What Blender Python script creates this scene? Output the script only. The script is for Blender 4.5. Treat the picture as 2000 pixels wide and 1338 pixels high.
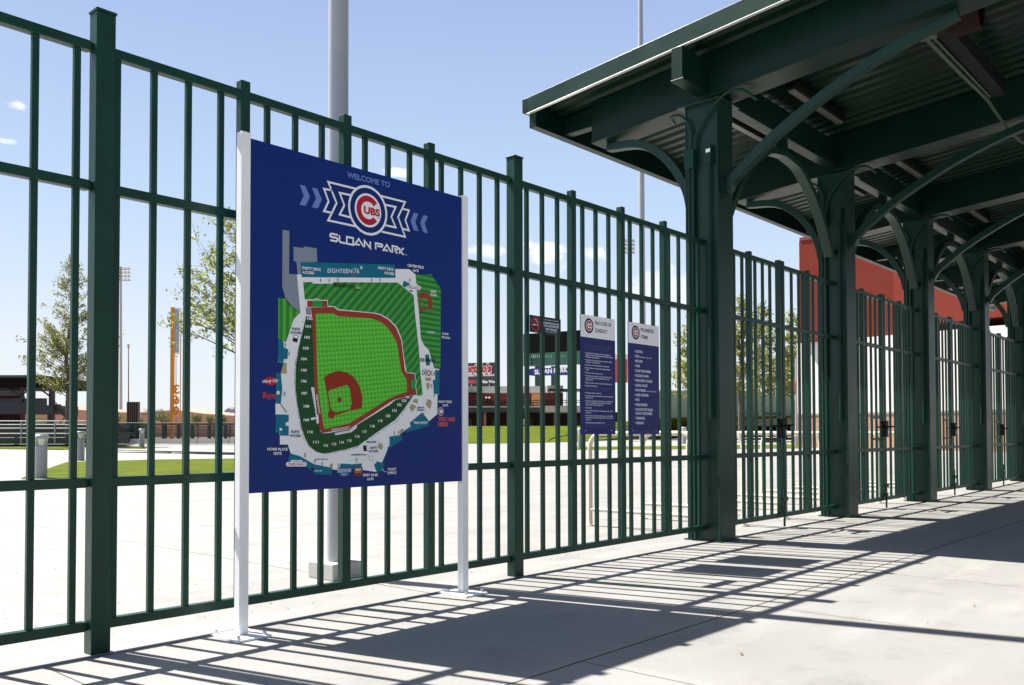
import bpy, bmesh, math, random
from mathutils import Vector, Matrix
for o in list(bpy.data.objects): bpy.data.objects.remove(o)
SC = bpy.context.scene; COL = SC.collection
R_ = math.radians
# ------------------------------------------------------------------ camera
FPX, YAW, PITCH, ROLL, CY, HC = 1732.345, .725503, .0251223, -.0022206, 804.427, 1.05
F = Vector((math.cos(YAW)*math.cos(PITCH), math.sin(YAW)*math.cos(PITCH), math.sin(PITCH)))
R0 = Vector((math.sin(YAW), -math.cos(YAW), 0)); U0 = R0.cross(F)
RR = math.cos(ROLL)*R0 + math.sin(ROLL)*U0; UU = -math.sin(ROLL)*R0 + math.cos(ROLL)*U0
EYE = Vector((0, 0, HC))
cd = bpy.data.cameras.new('camera'); cam = bpy.data.objects.new('camera', cd); COL.objects.link(cam)
cam.matrix_world = Matrix(((RR.x, UU.x, -F.x, 0), (RR.y, UU.y, -F.y, 0), (RR.z, UU.z, -F.z, HC), (0, 0, 0, 1)))
cd.sensor_width = 36; cd.sensor_fit = 'HORIZONTAL'; cd.lens = FPX/2000*36
cd.shift_y = (CY-669)/2000; cd.clip_start = .05; cd.clip_end = 6000
SC.camera = cam
# ------------------------------------------------------------------ light
EL = 54.8; AZ = -13.8            # elevation, azimuth from +Y towards +X
SUN = Vector((math.sin(R_(AZ))*math.cos(R_(EL)), math.cos(R_(AZ))*math.cos(R_(EL)), math.sin(R_(EL))))
sl = bpy.data.lights.new('sun', 'SUN'); sl.energy = 4.6; sl.angle = R_(.5); sl.color = (1, .965, .9)
so = bpy.data.objects.new('sun', sl); COL.objects.link(so); so.rotation_euler = SUN.to_track_quat('Z', 'Y').to_euler()
SC.view_settings.view_transform = 'Standard'; SC.view_settings.look = 'None'
SC.view_settings.exposure = 1.3; SC.view_settings.gamma = 1
def ray(x, y): return F + (x-1000)/FPX*RR - (y-CY)/FPX*UU
def aY(x, y, Y): r = ray(x, y); return EYE + r*(Y/r.y)
FH = Vector((math.cos(YAW), math.sin(YAW), 0)); RH = Vector((math.sin(YAW), -math.cos(YAW), 0))
def aD(x, y, D): r = ray(x, y); return EYE + r*(D/r.dot(FH))
def zt(D): return 0 if D < 15 else .012*(min(D, 62)-15)
def aG(x, y):
    r = ray(x, y); lo = 3; D = 3
    while D < 400:
        P = EYE + r*(D/r.dot(FH))
        if P.z <= zt(D): break
        D += .05
    return P
w = bpy.data.worlds.new('World'); SC.world = w; w.use_nodes = True
nt = w.node_tree; nt.nodes.clear()
def N(t, **k):
    n = nt.nodes.new(t)
    for a, b in k.items(): setattr(n, a, b)
    return n
sky = N('ShaderNodeTexSky', sky_type='NISHITA', sun_disc=False, sun_elevation=R_(EL), sun_rotation=R_(AZ), air_density=1.0, dust_density=1.2, ozone_density=1.6)
bg = N('ShaderNodeBackground'); bg.inputs[1].default_value = .05
out = N('ShaderNodeOutputWorld'); tc = N('ShaderNodeTexCoord')
noi = N('ShaderNodeTexNoise'); noi.inputs['Scale'].default_value = 26; noi.inputs['Detail'].default_value = 7; noi.inputs['Roughness'].default_value = .62
mp = N('ShaderNodeMapping'); mp.inputs['Scale'].default_value = (1, 1, 1.9)
nt.links.new(tc.outputs['Generated'], mp.inputs[0]); nt.links.new(mp.outputs[0], noi.inputs['Vector'])
sx = N('ShaderNodeSeparateXYZ'); nt.links.new(tc.outputs['Generated'], sx.inputs[0])
cr = N('ShaderNodeValToRGB'); nt.links.new(sx.outputs[2], cr.inputs[0]); e_ = cr.color_ramp.elements
e_[0].position = 0; e_[0].color = (.94, .97, 1, 1); e_[1].position = .62; e_[1].color = (.05, .08, .2, 1)
for ps, cc in ((.09, (.83, .91, 1.0)), (.24, (.58, .74, 1.0)), (.45, (.40, .53, .85))): q_ = e_.new(ps); q_.color = (*cc, 1)
hz = N('ShaderNodeVectorMath', operation='SCALE'); nt.links.new(cr.outputs[0], hz.inputs[0]); 
ds_ = N('ShaderNodeVectorMath', operation='DOT_PRODUCT'); nt.links.new(tc.outputs['Generated'], ds_.inputs[0]); ds_.inputs[1].default_value = (SUN.x, SUN.y, 0)
dm_ = N('ShaderNodeMapRange', interpolation_type='SMOOTHSTEP'); nt.links.new(ds_.outputs['Value'], dm_.inputs[0]); dm_.inputs[1].default_value = -.42; dm_.inputs[2].default_value = .03; dm_.inputs[3].default_value = 8.2*.55; dm_.inputs[4].default_value = 8.2
nt.links.new(dm_.outputs[0], hz.inputs['Scale'])
hf = N('ShaderNodeMapRange', interpolation_type='SMOOTHSTEP'); nt.links.new(sx.outputs[2], hf.inputs[0]); hf.inputs[1].default_value = .46; hf.inputs[2].default_value = .62; hf.inputs[3].default_value = .92; hf.inputs[4].default_value = 0
hm = N('ShaderNodeMix', data_type='RGBA'); nt.links.new(hf.outputs[0], hm.inputs[0]); nt.links.new(sky.outputs[0], hm.inputs[6]); nt.links.new(hz.outputs[0], hm.inputs[7])
last = hm.outputs[2]
# soft cumulus: (pixel centre, half width, half height, density)
for cx, cy, hw, hh, st in ((1062, 500, 52, 26, 1.0), (940, 492, 40, 12, .6), (1165, 495, 26, 11, .65), (35, 204, 22, 8, .7), (775, 337, 22, 8, .7), (1330, 560, 90, 30, .45), (8, 274, 14, 5, .5)):
    d = ray(cx, cy).normalized(); rh = d.cross(Vector((0, 0, 1))).normalized(); up = rh.cross(d)
    def dot(v, s):
        n = N('ShaderNodeVectorMath', operation='DOT_PRODUCT'); nt.links.new(tc.outputs['Generated'], n.inputs[0]); n.inputs[1].default_value = v*s
        return n.outputs['Value']
    def M(op, a, b, c=None):
        n = N('ShaderNodeMath', operation=op)
        for i, v in enumerate((a, b, c)):
            if v is None: continue
            if isinstance(v, (int, float)): n.inputs[i].default_value = v
            else: nt.links.new(v, n.inputs[i])
        return n.outputs[0]
    a = dot(rh, FPX/hw/1.1); b = dot(up, FPX/hh/1.1)
    q = M('SQRT', M('ADD', M('MULTIPLY', a, a), M('MULTIPLY', b, b)), 0)
    q = M('ADD', q, M('MULTIPLY', M('SUBTRACT', noi.outputs[0], .5), 3.6))
    mr = N('ShaderNodeMapRange', interpolation_type='SMOOTHSTEP'); nt.links.new(q, mr.inputs[0])
    mr.inputs[1].default_value = 1.15; mr.inputs[2].default_value = .55; mr.inputs[3].default_value = 0; mr.inputs[4].default_value = st
    fr = M('MULTIPLY', mr.outputs[0], M('GREATER_THAN', dot(d, 1), .3))
    mx = N('ShaderNodeMix', data_type='RGBA'); nt.links.new(fr, mx.inputs[0]); nt.links.new(last, mx.inputs[6]); mx.inputs[7].default_value = (9.5, 9.5, 9.6, 1)
    last = mx.outputs[2]
nt.links.new(last, bg.inputs[0]); nt.links.new(bg.outputs[0], out.inputs[0])
# ------------------------------------------------------------------ materials
def s2l(c): return tuple((v/255/12.92 if v/255 <= .04045 else ((v/255+.055)/1.055)**2.4) for v in c)
MATS = {}
def mat(name, col, rough=.5, metal=0, var=.0, scale=3, bump=0, bscale=40, spec=.5, coat=0):
    if name in MATS: return MATS[name]
    m = bpy.data.materials.new(name); m.use_nodes = True; t = m.node_tree; b = t.nodes['Principled BSDF']
    b.inputs['Base Color'].default_value = (*col, 1); b.inputs['Roughness'].default_value = rough; b.inputs['Metallic'].default_value = metal
    b.inputs['Specular IOR Level'].default_value = spec; b.inputs['Coat Weight'].default_value = coat
    if var or bump:
        c = t.nodes.new('ShaderNodeTexCoord')
    if var:
        n = t.nodes.new('ShaderNodeTexNoise'); n.inputs['Scale'].default_value = scale; n.inputs['Detail'].default_value = 6; n.inputs['Roughness'].default_value = .6
        t.links.new(c.outputs['Object'], n.inputs['Vector'])
        r = t.nodes.new('ShaderNodeMapRange'); t.links.new(n.outputs[0], r.inputs[0]); r.inputs[1].default_value = .3; r.inputs[2].default_value = .7
        r.inputs[3].default_value = 1-var; r.inputs[4].default_value = 1+var
        h = t.nodes.new('ShaderNodeVectorMath'); h.operation = 'SCALE'; h.inputs[0].default_value = col; t.links.new(r.outputs[0], h.inputs['Scale'])
        t.links.new(h.outputs[0], b.inputs['Base Color'])
        r2 = t.nodes.new('ShaderNodeMapRange'); t.links.new(n.outputs[0], r2.inputs[0]); r2.inputs[3].default_value = max(0, rough-.12); r2.inputs[4].default_value = min(1, rough+.12)
        t.links.new(r2.outputs[0], b.inputs['Roughness'])
    if bump:
        n2 = t.nodes.new('ShaderNodeTexNoise'); n2.inputs['Scale'].default_value = bscale; n2.inputs['Detail'].default_value = 4
        t.links.new(c.outputs['Object'], n2.inputs['Vector'])
        bp = t.nodes.new('ShaderNodeBump'); bp.inputs['Strength'].default_value = bump; bp.inputs['Distance'].default_value = .01
        t.links.new(n2.outputs[0], bp.inputs['Height']); t.links.new(bp.outputs[0], b.inputs['Normal'])
    MATS[name] = m; return m
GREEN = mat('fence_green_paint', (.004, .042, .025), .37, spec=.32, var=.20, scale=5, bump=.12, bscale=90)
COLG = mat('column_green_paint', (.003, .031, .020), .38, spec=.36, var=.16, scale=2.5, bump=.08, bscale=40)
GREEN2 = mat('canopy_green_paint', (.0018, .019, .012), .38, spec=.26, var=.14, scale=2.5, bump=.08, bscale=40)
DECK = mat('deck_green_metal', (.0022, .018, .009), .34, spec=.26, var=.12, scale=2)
DRIP = mat('drip_highlight', (.72, .72, .68), .35, .3)  # drip lip coloured pale to paint in the light-catching line under the fascia
WHITE = mat('white_paint', (.93, .93, .92), .35, var=.03, scale=6)
NAVY = mat('sign_navy', s2l((5, 42, 116)), .36, var=.05, scale=1.5, spec=.22)
CREAM = mat('cream_paint', (.62, .56, .46), .45, var=.12, scale=9)
GREYP = mat('grey_pole', (.40, .42, .44), .4, .2, var=.05, scale=2)
BOLL = mat('bollard_grey', (.30, .30, .32), .5, .2, var=.05)
DARKB = mat('dark_bronze', (.0035, .0065, .0045), .5, var=.1, scale=20, spec=.15)
MAROON = mat('maroon_metal', (.018, .0045, .0055), .55, spec=.15)
BLACK = mat('black', (.005, .005, .006), .7, spec=.08)
GREY = mat('conduit', (.005, .036, .024), .45, spec=.25)
GLASS = mat('lens', (.6, .62, .5), .15)
RUST = mat('dark_joint', (.02, .017, .015), .9)
ORANGE = mat('orange_paint', (.80, .29, .012), .4, var=.05)
BARK = mat('bark', (.13, .105, .08), .9, var=.3, scale=14, bump=.6, bscale=30)
STUCCO = mat('red_stucco', (.205, .041, .029), .95, spec=.05, var=.06, scale=1.2, bump=.3, bscale=60)
CONCW = mat('pale_concrete', (.50, .49, .45), .85, var=.06, scale=.7)
STUCW = mat('white_stucco', (.80, .76, .71), .9, var=.04, scale=.6)
DGREEN = mat('stadium_green', (.02, .06, .05), .55, var=.1)
STEELB = mat('steel', (.55, .56, .56), .35, .6)
LAMPD = mat('lamp_white', (.8, .8, .78), .3)

def concrete():
    m = bpy.data.materials.new('plaza_concrete'); m.use_nodes = True; t = m.node_tree; b = t.nodes['Principled BSDF']; L = t.links
    c = t.nodes.new('ShaderNodeTexCoord')
    def noise(s, d=6, r=.6):
        n = t.nodes.new('ShaderNodeTexNoise'); n.inputs['Scale'].default_value = s; n.inputs['Detail'].default_value = d; n.inputs['Roughness'].default_value = r
        L.new(c.outputs['Object'], n.inputs['Vector']); return n.outputs[0]
    def mth(op, a, bb=0, cc=None):
        n = t.nodes.new('ShaderNodeMath'); n.operation = op
        for i, v in enumerate((a, bb, cc)):
            if v is None: continue
            if isinstance(v, (int, float)): n.inputs[i].default_value = v
            else: L.new(v, n.inputs[i])
        return n.outputs[0]
    base = mth('ADD', mth('MULTIPLY', noise(.7, 6, .65), .12), mth('MULTIPLY', noise(45, 3), .05))
    base = mth('ADD', base, .195)
    stain = t.nodes.new('ShaderNodeMapRange'); L.new(noise(2.3, 8, .7), stain.inputs[0]); stain.inputs[1].default_value = .52; stain.inputs[2].default_value = .72; stain.inputs[3].default_value = 1; stain.inputs[4].default_value = .78
    base = mth('MULTIPLY', base, stain.outputs[0])
    sp = t.nodes.new('ShaderNodeMapRange'); L.new(noise(160, 2), sp.inputs[0]); sp.inputs[1].default_value = .72; sp.inputs[2].default_value = .8; sp.inputs[3].default_value = 1; sp.inputs[4].default_value = .55
    base = mth('MULTIPLY', base, sp.outputs[0])
    # streaky wear and small blotches, slab by slab tone
    mpp = t.nodes.new('ShaderNodeMapping'); mpp.inputs['Scale'].default_value = (.5, 3.2, 1); mpp.inputs['Rotation'].default_value = (0, 0, .5); L.new(c.outputs['Object'], mpp.inputs[0])
    n3 = t.nodes.new('ShaderNodeTexNoise'); n3.inputs['Scale'].default_value = 1.1; n3.inputs['Detail'].default_value = 7; L.new(mpp.outputs[0], n3.inputs['Vector'])
    sr = t.nodes.new('ShaderNodeMapRange'); L.new(n3.outputs[0], sr.inputs[0]); sr.inputs[1].default_value = .50; sr.inputs[2].default_value = .68; sr.inputs[3].default_value = 1; sr.inputs[4].default_value = 1.13
    base = mth('MULTIPLY', base, sr.outputs[0])
    wn = t.nodes.new('ShaderNodeTexWhiteNoise'); wn.noise_dimensions = '2D'
    sn = t.nodes.new('ShaderNodeVectorMath'); sn.operation = 'FLOOR'; ad = t.nodes.new('ShaderNodeMapping'); ad.inputs['Location'].default_value = (.07, .265, 0); ad.inputs['Scale'].default_value = (.5714, .2933, 0); L.new(c.outputs['Object'], ad.inputs[0]); L.new(ad.outputs[0], sn.inputs[0]); L.new(sn.outputs[0], wn.inputs['Vector'])
    base = mth('MULTIPLY', base, mth('ADD', mth('MULTIPLY', wn.outputs['Value'], .07), .965))
    s = t.nodes.new('ShaderNodeSeparateXYZ'); L.new(c.outputs['Object'], s.inputs[0])
    wob = mth('MULTIPLY', mth('SUBTRACT', noise(6, 3), .5), .012)
    def line(axis, at, wd, lim=None):
        v = mth('ABSOLUTE', mth('SUBTRACT', mth('ADD', s.outputs[axis], wob), at))
        k = mth('LESS_THAN', v, wd)
        if lim: k = mth('MULTIPLY', k, mth(lim[0], s.outputs[1], lim[1]))
        return k
    lines = [line(1, 2.50, .007), line(1, 4.283, .010), line(1, -.9, .007)]
    for xx in (1.62, 3.30, 5.07, 6.85, 8.6, 10.35, 12.1, 13.85, 15.6): lines.append(line(0, xx, .004, ('LESS_THAN', 4.283 if xx < 2 else 2.5)))
    for xx in (4.05, 10.2, 16.4): lines.append(line(0, xx, .006, ('GREATER_THAN', 4.283)))
    for yy in (8.6, 13.2, 18, 24): lines.append(line(1, yy, .008))
    tot = lines[0]
    for l in lines[1:]: tot = mth('MAXIMUM', tot, l)
    mixc = t.nodes.new('ShaderNodeMix'); mixc.data_type = 'RGBA'; L.new(tot, mixc.inputs[0])
    cmb = t.nodes.new('ShaderNodeVectorMath'); cmb.operation = 'SCALE'; cmb.inputs[0].default_value = (1.0, .965, .905); L.new(base, cmb.inputs['Scale'])
    L.new(cmb.outputs[0], mixc.inputs[6]); mixc.inputs[7].default_value = (.035, .026, .02, 1)
    L.new(mixc.outputs[2], b.inputs['Base Color']); b.inputs['Roughness'].default_value = .72
    bp = t.nodes.new('ShaderNodeBump'); bp.inputs['Strength'].default_value = .25; bp.inputs['Distance'].default_value = .004
    L.new(mth('SUBTRACT', mth('ADD', noise(220, 3), mth('MULTIPLY', noise(18, 4), .6)), mth('MULTIPLY', tot, 2)), bp.inputs['Height']); L.new(bp.outputs[0], b.inputs['Normal'])
    return m
CONC = concrete()
def stripe(name, c1, c2, vx, vz, per, vx2=None, vz2=None):
    m = bpy.data.materials.new(name); m.use_nodes = True; t = m.node_tree; b = t.nodes['Principled BSDF']; L = t.links; b.inputs['Roughness'].default_value = .38; b.inputs['Specular IOR Level'].default_value = .22
    c = t.nodes.new('ShaderNodeTexCoord')
    def wave(vx, vz):
        d = t.nodes.new('ShaderNodeVectorMath'); d.operation = 'DOT_PRODUCT'; L.new(c.outputs['Object'], d.inputs[0]); d.inputs[1].default_value = (vx*6.2832/per, 0, vz*6.2832/per)
        s = t.nodes.new('ShaderNodeMath'); s.operation = 'SINE'; L.new(d.outputs['Value'], s.inputs[0]); return s.outputs[0]
    o = wave(vx, vz)
    if vx2 is not None:
        a = t.nodes.new('ShaderNodeMath'); a.operation = 'ADD'; L.new(o, a.inputs[0]); L.new(wave(vx2, vz2), a.inputs[1]); o = a.outputs[0]
    r = t.nodes.new('ShaderNodeMapRange'); L.new(o, r.inputs[0]); r.inputs[1].default_value = -.25 if vx2 is None else -1.3; r.inputs[2].default_value = .25 if vx2 is None else 1.3
    mx = t.nodes.new('ShaderNodeMix'); mx.data_type = 'RGBA'; L.new(r.outputs[0], mx.inputs[0]); mx.inputs[6].default_value = (*c1, 1); mx.inputs[7].default_value = (*c2, 1)
    L.new(mx.outputs[2], b.inputs['Base Color']); return m
def ink(rgb): return mat('ink_%02x%02x%02x' % rgb, s2l(rgb), .38, spec=.22)
# ------------------------------------------------------------------ mesh builder
class MB:
    def __init__(s): s.v = []; s.f = []; s.m = []; s.sm = []; s.mats = []
    def mi(s, m):
        if m not in s.mats: s.mats.append(m)
        return s.mats.index(m)
    def add(s, vs, fs, m, smooth=False):
        k = len(s.v); s.v += [tuple(v) for v in vs]; i = s.mi(m)
        for f in fs: s.f.append(tuple(k+a for a in f)); s.m.append(i); s.sm.append(smooth)
    def box(s, x0, x1, y0, y1, z0, z1, m):
        s.add([(x0, y0, z0), (x1, y0, z0), (x1, y1, z0), (x0, y1, z0), (x0, y0, z1), (x1, y0, z1), (x1, y1, z1), (x0, y1, z1)],
              [(0, 3, 2, 1), (4, 5, 6, 7), (0, 1, 5, 4), (1, 2, 6, 5), (2, 3, 7, 6), (3, 0, 4, 7)], m)
    def hexa(s, p, m):  # 8 points, bottom 4 then top 4
        s.add(p, [(0, 3, 2, 1), (4, 5, 6, 7), (0, 1, 5, 4), (1, 2, 6, 5), (2, 3, 7, 6), (3, 0, 4, 7)], m)
    def obox(s, P0, P1, z0, z1, th, m):     # wall between two ground points, thickness behind (away from the camera)
        d = (P1-P0); d.z = 0; n = Vector((-d.y, d.x, 0)).normalized()
        if n.dot(FH) < 0: n = -n
        n = n*th
        a = Vector((P0.x, P0.y, 0)); b = Vector((P1.x, P1.y, 0)); Z0 = Vector((0, 0, z0)); Z1 = Vector((0, 0, z1))
        s.hexa([a+Z0, b+Z0, b+n+Z0, a+n+Z0, a+Z1, b+Z1, b+n+Z1, a+n+Z1], m)
    def prism(s, poly, off, m):             # 3-D polygon pushed by a vector
        n = len(poly); P = [Vector(p) for p in poly]; Q = [p+off for p in P]
        s.add(P+Q, [tuple(range(n)), tuple(range(2*n-1, n-1, -1))]+[(i, i+n, (i+1) % n+n, (i+1) % n) for i in range(n)], m)
    def tube(s, pts, r, m, n=10, flat=False):
        P = [Vector(p) for p in pts]; rs = r if isinstance(r, (list, tuple)) else [r]*len(P)
        vs = []; prev = None
        for i, p in enumerate(P):
            d = (P[min(i+1, len(P)-1)]-P[max(i-1, 0)]).normalized()
            if prev is None:
                a = Vector((0, 0, 1)) if abs(d.z) < .9 else Vector((1, 0, 0)); u = d.cross(a).normalized()
            else: u = (prev-d*prev.dot(d)).normalized()
            prev = u; v = d.cross(u)
            for k in range(n):
                a = 2*math.pi*k/n; vs.append(p+(u*math.cos(a)+v*math.sin(a))*rs[i])
        fs = [(i*n+k, i*n+(k+1) % n, (i+1)*n+(k+1) % n, (i+1)*n+k) for i in range(len(P)-1) for k in range(n)]
        s.add(vs, fs, m, not flat)
        s.add(vs[:n], [tuple(range(n-1, -1, -1))], m); s.add(vs[-n:], [tuple(range(n))], m)
    def bar(s, pts, side, wd, dp, m):       # rectangular section swept along pts; side = unit vector of the width
        P = [Vector(p) for p in pts]; sd = Vector(side)*wd/2; vs = []
        for i, p in enumerate(P):
            d = (P[min(i+1, len(P)-1)]-P[max(i-1, 0)]).normalized(); nn = d.cross(Vector(side)).normalized()*dp/2
            vs += [p-sd-nn, p+sd-nn, p+sd+nn, p-sd+nn]
        n = len(P); fs = [(i*4+k, i*4+(k+1) % 4, i*4+4+(k+1) % 4, i*4+4+k) for i in range(n-1) for k in range(4)]
        s.add(vs, fs+[(3, 2, 1, 0), tuple(n*4-4+k for k in range(4))], m)
    def ball(s, c, r, m, n=12, sz=1):
        vs = []; fs = []; h = n//2; c = Vector(c)
        for i in range(h+1):
            t = math.pi*i/h
            for k in range(n): a = 2*math.pi*k/n; vs.append(c+Vector((math.sin(t)*math.cos(a), math.sin(t)*math.sin(a), math.cos(t)*sz))*r)
        for i in range(h):
            for k in range(n): fs.append((i*n+k, (i+1)*n+k, (i+1)*n+(k+1) % n, i*n+(k+1) % n))
        s.add(vs, fs, m, True)
    def build(s, name, parent=None, bevel=0, origin=None):
        me = bpy.data.meshes.new(name); o0 = Vector(origin) if origin else Vector((0, 0, 0))
        me.from_pydata([tuple(Vector(v)-o0) for v in s.v], [], s.f)
        for m in s.mats: me.materials.append(m)
        me.polygons.foreach_set('material_index', s.m); me.polygons.foreach_set('use_smooth', s.sm); me.update()
        o = bpy.data.objects.new(name, me); COL.objects.link(o); o.location = o0
        if parent: o.parent = parent; o.location = o0
        if bevel:
            b = o.modifiers.new('bevel', 'BEVEL'); b.width = bevel; b.segments = 2; b.limit_method = 'ANGLE'; b.angle_limit = R_(50)
        return o
class Multi(MB):
    def __init__(s): s.parts = []; s.merge = False
    def add(s, vs, fs, m, smooth=False):
        if s.merge and s.parts: s.parts[-1].add(vs, fs, m, smooth)
        else: q = MB(); q.add(vs, fs, m, smooth); s.parts.append(q)
def tag(o, label=None, cat=None, group=None, kind=None):
    if label: o['label'] = label
    if cat: o['category'] = cat
    if group: o['group'] = group
    if kind: o['kind'] = kind
    return o
def thing(name, label, cat, loc=(0, 0, 0), group=None):
    o = bpy.data.objects.new(name, None); COL.objects.link(o); o.location = loc; return tag(o, label, cat, group)
def kids(o): return [c for c in bpy.data.objects if c.parent == o]
def dup(o, off, label=None, parent=None):
    c = o.copy(); COL.objects.link(c)
    if parent: c.parent = parent
    else: c.location = Vector(o.location)+Vector(off)
    if label: c['label'] = label
    for k in kids(o): dup(k, (0, 0, 0), None, c)
    return c
def B(*a):
    m = MB(); m.box(*a); return m
# ------------------------------------------------------------------ setting
g = MB(); Ds = [-25, -10, 0, 5, 10, 15, 20, 25, 30, 35, 40, 45, 50, 55, 62, 66]; Ls = [-60, -40, -20, 0, 20, 40, 60, 90]
vs = [tuple(FH*D+RH*L+Vector((0, 0, zt(D)))) for D in Ds for L in Ls]; n = len(Ls)
g.add(vs, [(i*n+k, i*n+k+1, (i+1)*n+k+1, (i+1)*n+k) for i in range(len(Ds)-1) for k in range(n-1)], CONC)
tag(g.build('pavement'), kind='structure')
SAND = mat('desert_soil', (.40, .27, .20), .95, var=.15, scale=.02)
g = MB(); vs = [tuple(FH*D+RH*L+Vector((0, 0, .50))) for D in (60, 3500) for L in (-3500, 3500)]
g.add(vs, [(0, 1, 3, 2)], SAND); tag(g.build('desert_ground'), kind='structure')
def grassmat():
    m = mat('lawn_grass', (.085, .112, .008), .95, var=.30, scale=1.1, bump=.8, bscale=25, spec=.06); return m
GRASS = grassmat()
def lawn(name, near, far, lift=.012, zfar=None):
    """near/far: lists of (px, py[, D]) edge points; D given when the lawn rises above the plaza"""
    g = MB(); A = [aG(*p) if len(p) == 2 else aD(*p) for p in near]; Bq = [aG(*p) if len(p) == 2 else aD(*p) for p in far]
    K = 5; vs = []
    for a, b in zip(A, Bq):
        for k in range(K+1):
            t = k/K; q = a.lerp(b, t); q.z += lift; vs.append(q)
    n = len(A); g.add(vs, [(i*(K+1)+k, (i+1)*(K+1)+k, (i+1)*(K+1)+k+1, i*(K+1)+k+1) for i in range(n-1) for k in range(K)], GRASS)
    return tag(g.build(name), kind='stuff')
lawn('lawn', [(40, 936), (130, 934), (300, 930), (460, 926), (560, 924)], [(50, 931), (130, 903), (300, 898), (460, 896), (560, 896)])
lawn('lawn', [(-60, 877), (60, 878), (155, 879)], [(-60, 870), (60, 869), (155, 870)])
lawn('lawn', [(215, 876), (285, 877)], [(215, 871), (285, 873)])
lawn('lawn', [(880, 867), (1000, 866), (1140, 863), (1250, 859), (1345, 857), (1560, 853), (1640, 851)],
     [(880, 832.6, 76), (1000, 832.6, 76), (1140, 832.4, 76), (1250, 820, 76), (1345, 815, 76), (1560, 812, 76), (1640, 811, 76)], .02)
lawn('lawn', [(1110, 879), (1250, 878), (1345, 877.5), (1560, 876)], [(1110, 873), (1250, 872), (1345, 871), (1560, 868)])
# thin dark kerb lines crossing the far plaza
for i, L in enumerate((((-40, 877), (120, 879), (240, 880), (460, 888.5)), ((200, 883), (330, 886), (470, 889)), ((1250, 857), (1290, 858.5), (1340, 858.5)))):
    m = MB()
    for a, b in zip(L[:-1], L[1:]):
        A = aG(*a); Bb = aG(*b); m.obox(A, Bb, min(A.z, Bb.z)-.05, max(A.z, Bb.z)+.02, .12, RUST)
    tag(m.build('kerb_line'), kind='structure')
# hills
def ridge(name, xs, base, D, mt, th):
    m = MB(); fr = [aD(x, y, D) for x, y in xs]; bk = [p+FH*th for p in fr]
    b0 = [Vector((p.x, p.y, base)) for p in fr]; b1 = [Vector((p.x, p.y, base))+FH*th for p in fr]
    mid = [(p+FH*th*.5+Vector((0, 0, (p.z-base)*.12))) for p in fr]
    n = len(xs); m.add(b0+fr+mid+bk+b1, [(r*n+i, r*n+i+1, (r+1)*n+i+1, (r+1)*n+i) for r in range(4) for i in range(n-1)], mt)
    return tag(m.build(name), kind='structure')
ridge('hills', [(-100, 806), (60, 800), (110, 792), (150, 800), (230, 805), (290, 806), (340, 800), (400, 808), (460, 812), (560, 810), (700, 812), (900, 815)], .4, 240, mat('pink_earth', (.44, .28, .21), .95, var=.1, scale=.05), 40)
ridge('mountain', [(425, 812), (436, 806), (441, 800), (446, 797), (451, 800), (458, 799), (466, 803), (480, 806), (520, 812)], 0, 2200, mat('mountain_rock', (.26, .27, .33), 1), 200)
# ------------------------------------------------------------------ fence
YF = 4.35
PICKET_Z = (.128, 2.94)
def fence(label, x0, x1, pickets, stiles, post, gate=False, name='fence_section', group='fence sections', cat='fence'):
    t = thing(name, label, cat, ((x0+x1)/2, YF, 0), group); o = Vector(t.location)
    def part(mb, nm, bev=.0025): ob = mb.build(nm); ob.parent = t; ob.matrix_parent_inverse = Matrix.Translation(-o); 
    def put(nm, x0, x1, y0, y1, z0, z1, bev=.003, m=GREEN):
        mb = B(x0-o.x, x1-o.x, y0-o.y, y1-o.y, z0, z1, m); ob = mb.build(nm, t, bevel=bev); return ob
    zs = ((.110, .158), (.797, .845), (2.236, 2.284), (2.917, 2.965))
    for a, b in zs: put('rail', x0, x1, YF, YF+.05, a, b, .004)
    for x in pickets: put('picket', x-.0155, x+.0155, YF+.011, YF+.039, .14, 2.93, .003)
    for x, wd, top in stiles: put('intermediate_post', x-wd/2, x+wd/2, YF-.0025, YF+.0525, .1115, top, .004)
    if post:
        put('post', post-.0465, post+.0465, YF-.03, YF+.055, 0, 3.112, .005)
        put('post_cap', post-.051, post+.051, YF-.0345, YF+.0595, 3.1125, 3.127, .004)
        for a, b in zs: put('rail_bracket', x1-.0, post-.047, YF+.006, YF+.044, a+.004, b-.004, .002) if x1 < post else None
    return t
fence('green steel fence section running off the left edge, ending at the nearest tall post', -1.20, 1.835,
      [1.777, 1.588, 1.40, 1.21, .94, .752, .564, .27, .082, -.106, -.39, -.58, -.77, -.96], [(1.075, .058, 3.02), (.418, .058, 3.02), (-.25, .058, 3.02)], 1.8945)
fence('green steel fence section standing right behind the blue map sign', 1.945, 4.895,
      [1.972, 2.162, 2.351, 2.540, 2.831, 3.020, 3.210, 3.540, 3.729, 3.915, 4.206, 4.395, 4.584, 4.773], [(2.678, .058, 3.02), (3.386, .060, 3.02), (4.094, .059, 3.02)], 4.954)
fence('green steel fence section carrying the two tall rules signs, beside the first canopy column', 5.004, 7.765,
      [5.104, 5.289, 5.477, 5.809, 5.992, 6.176, 6.500, 6.683, 6.868, 7.139, 7.317, 7.511, 7.675], [(5.664, .058, 3.02), (6.361, .056, 3.02), (7.05, .054, 3.02)], None)
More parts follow.
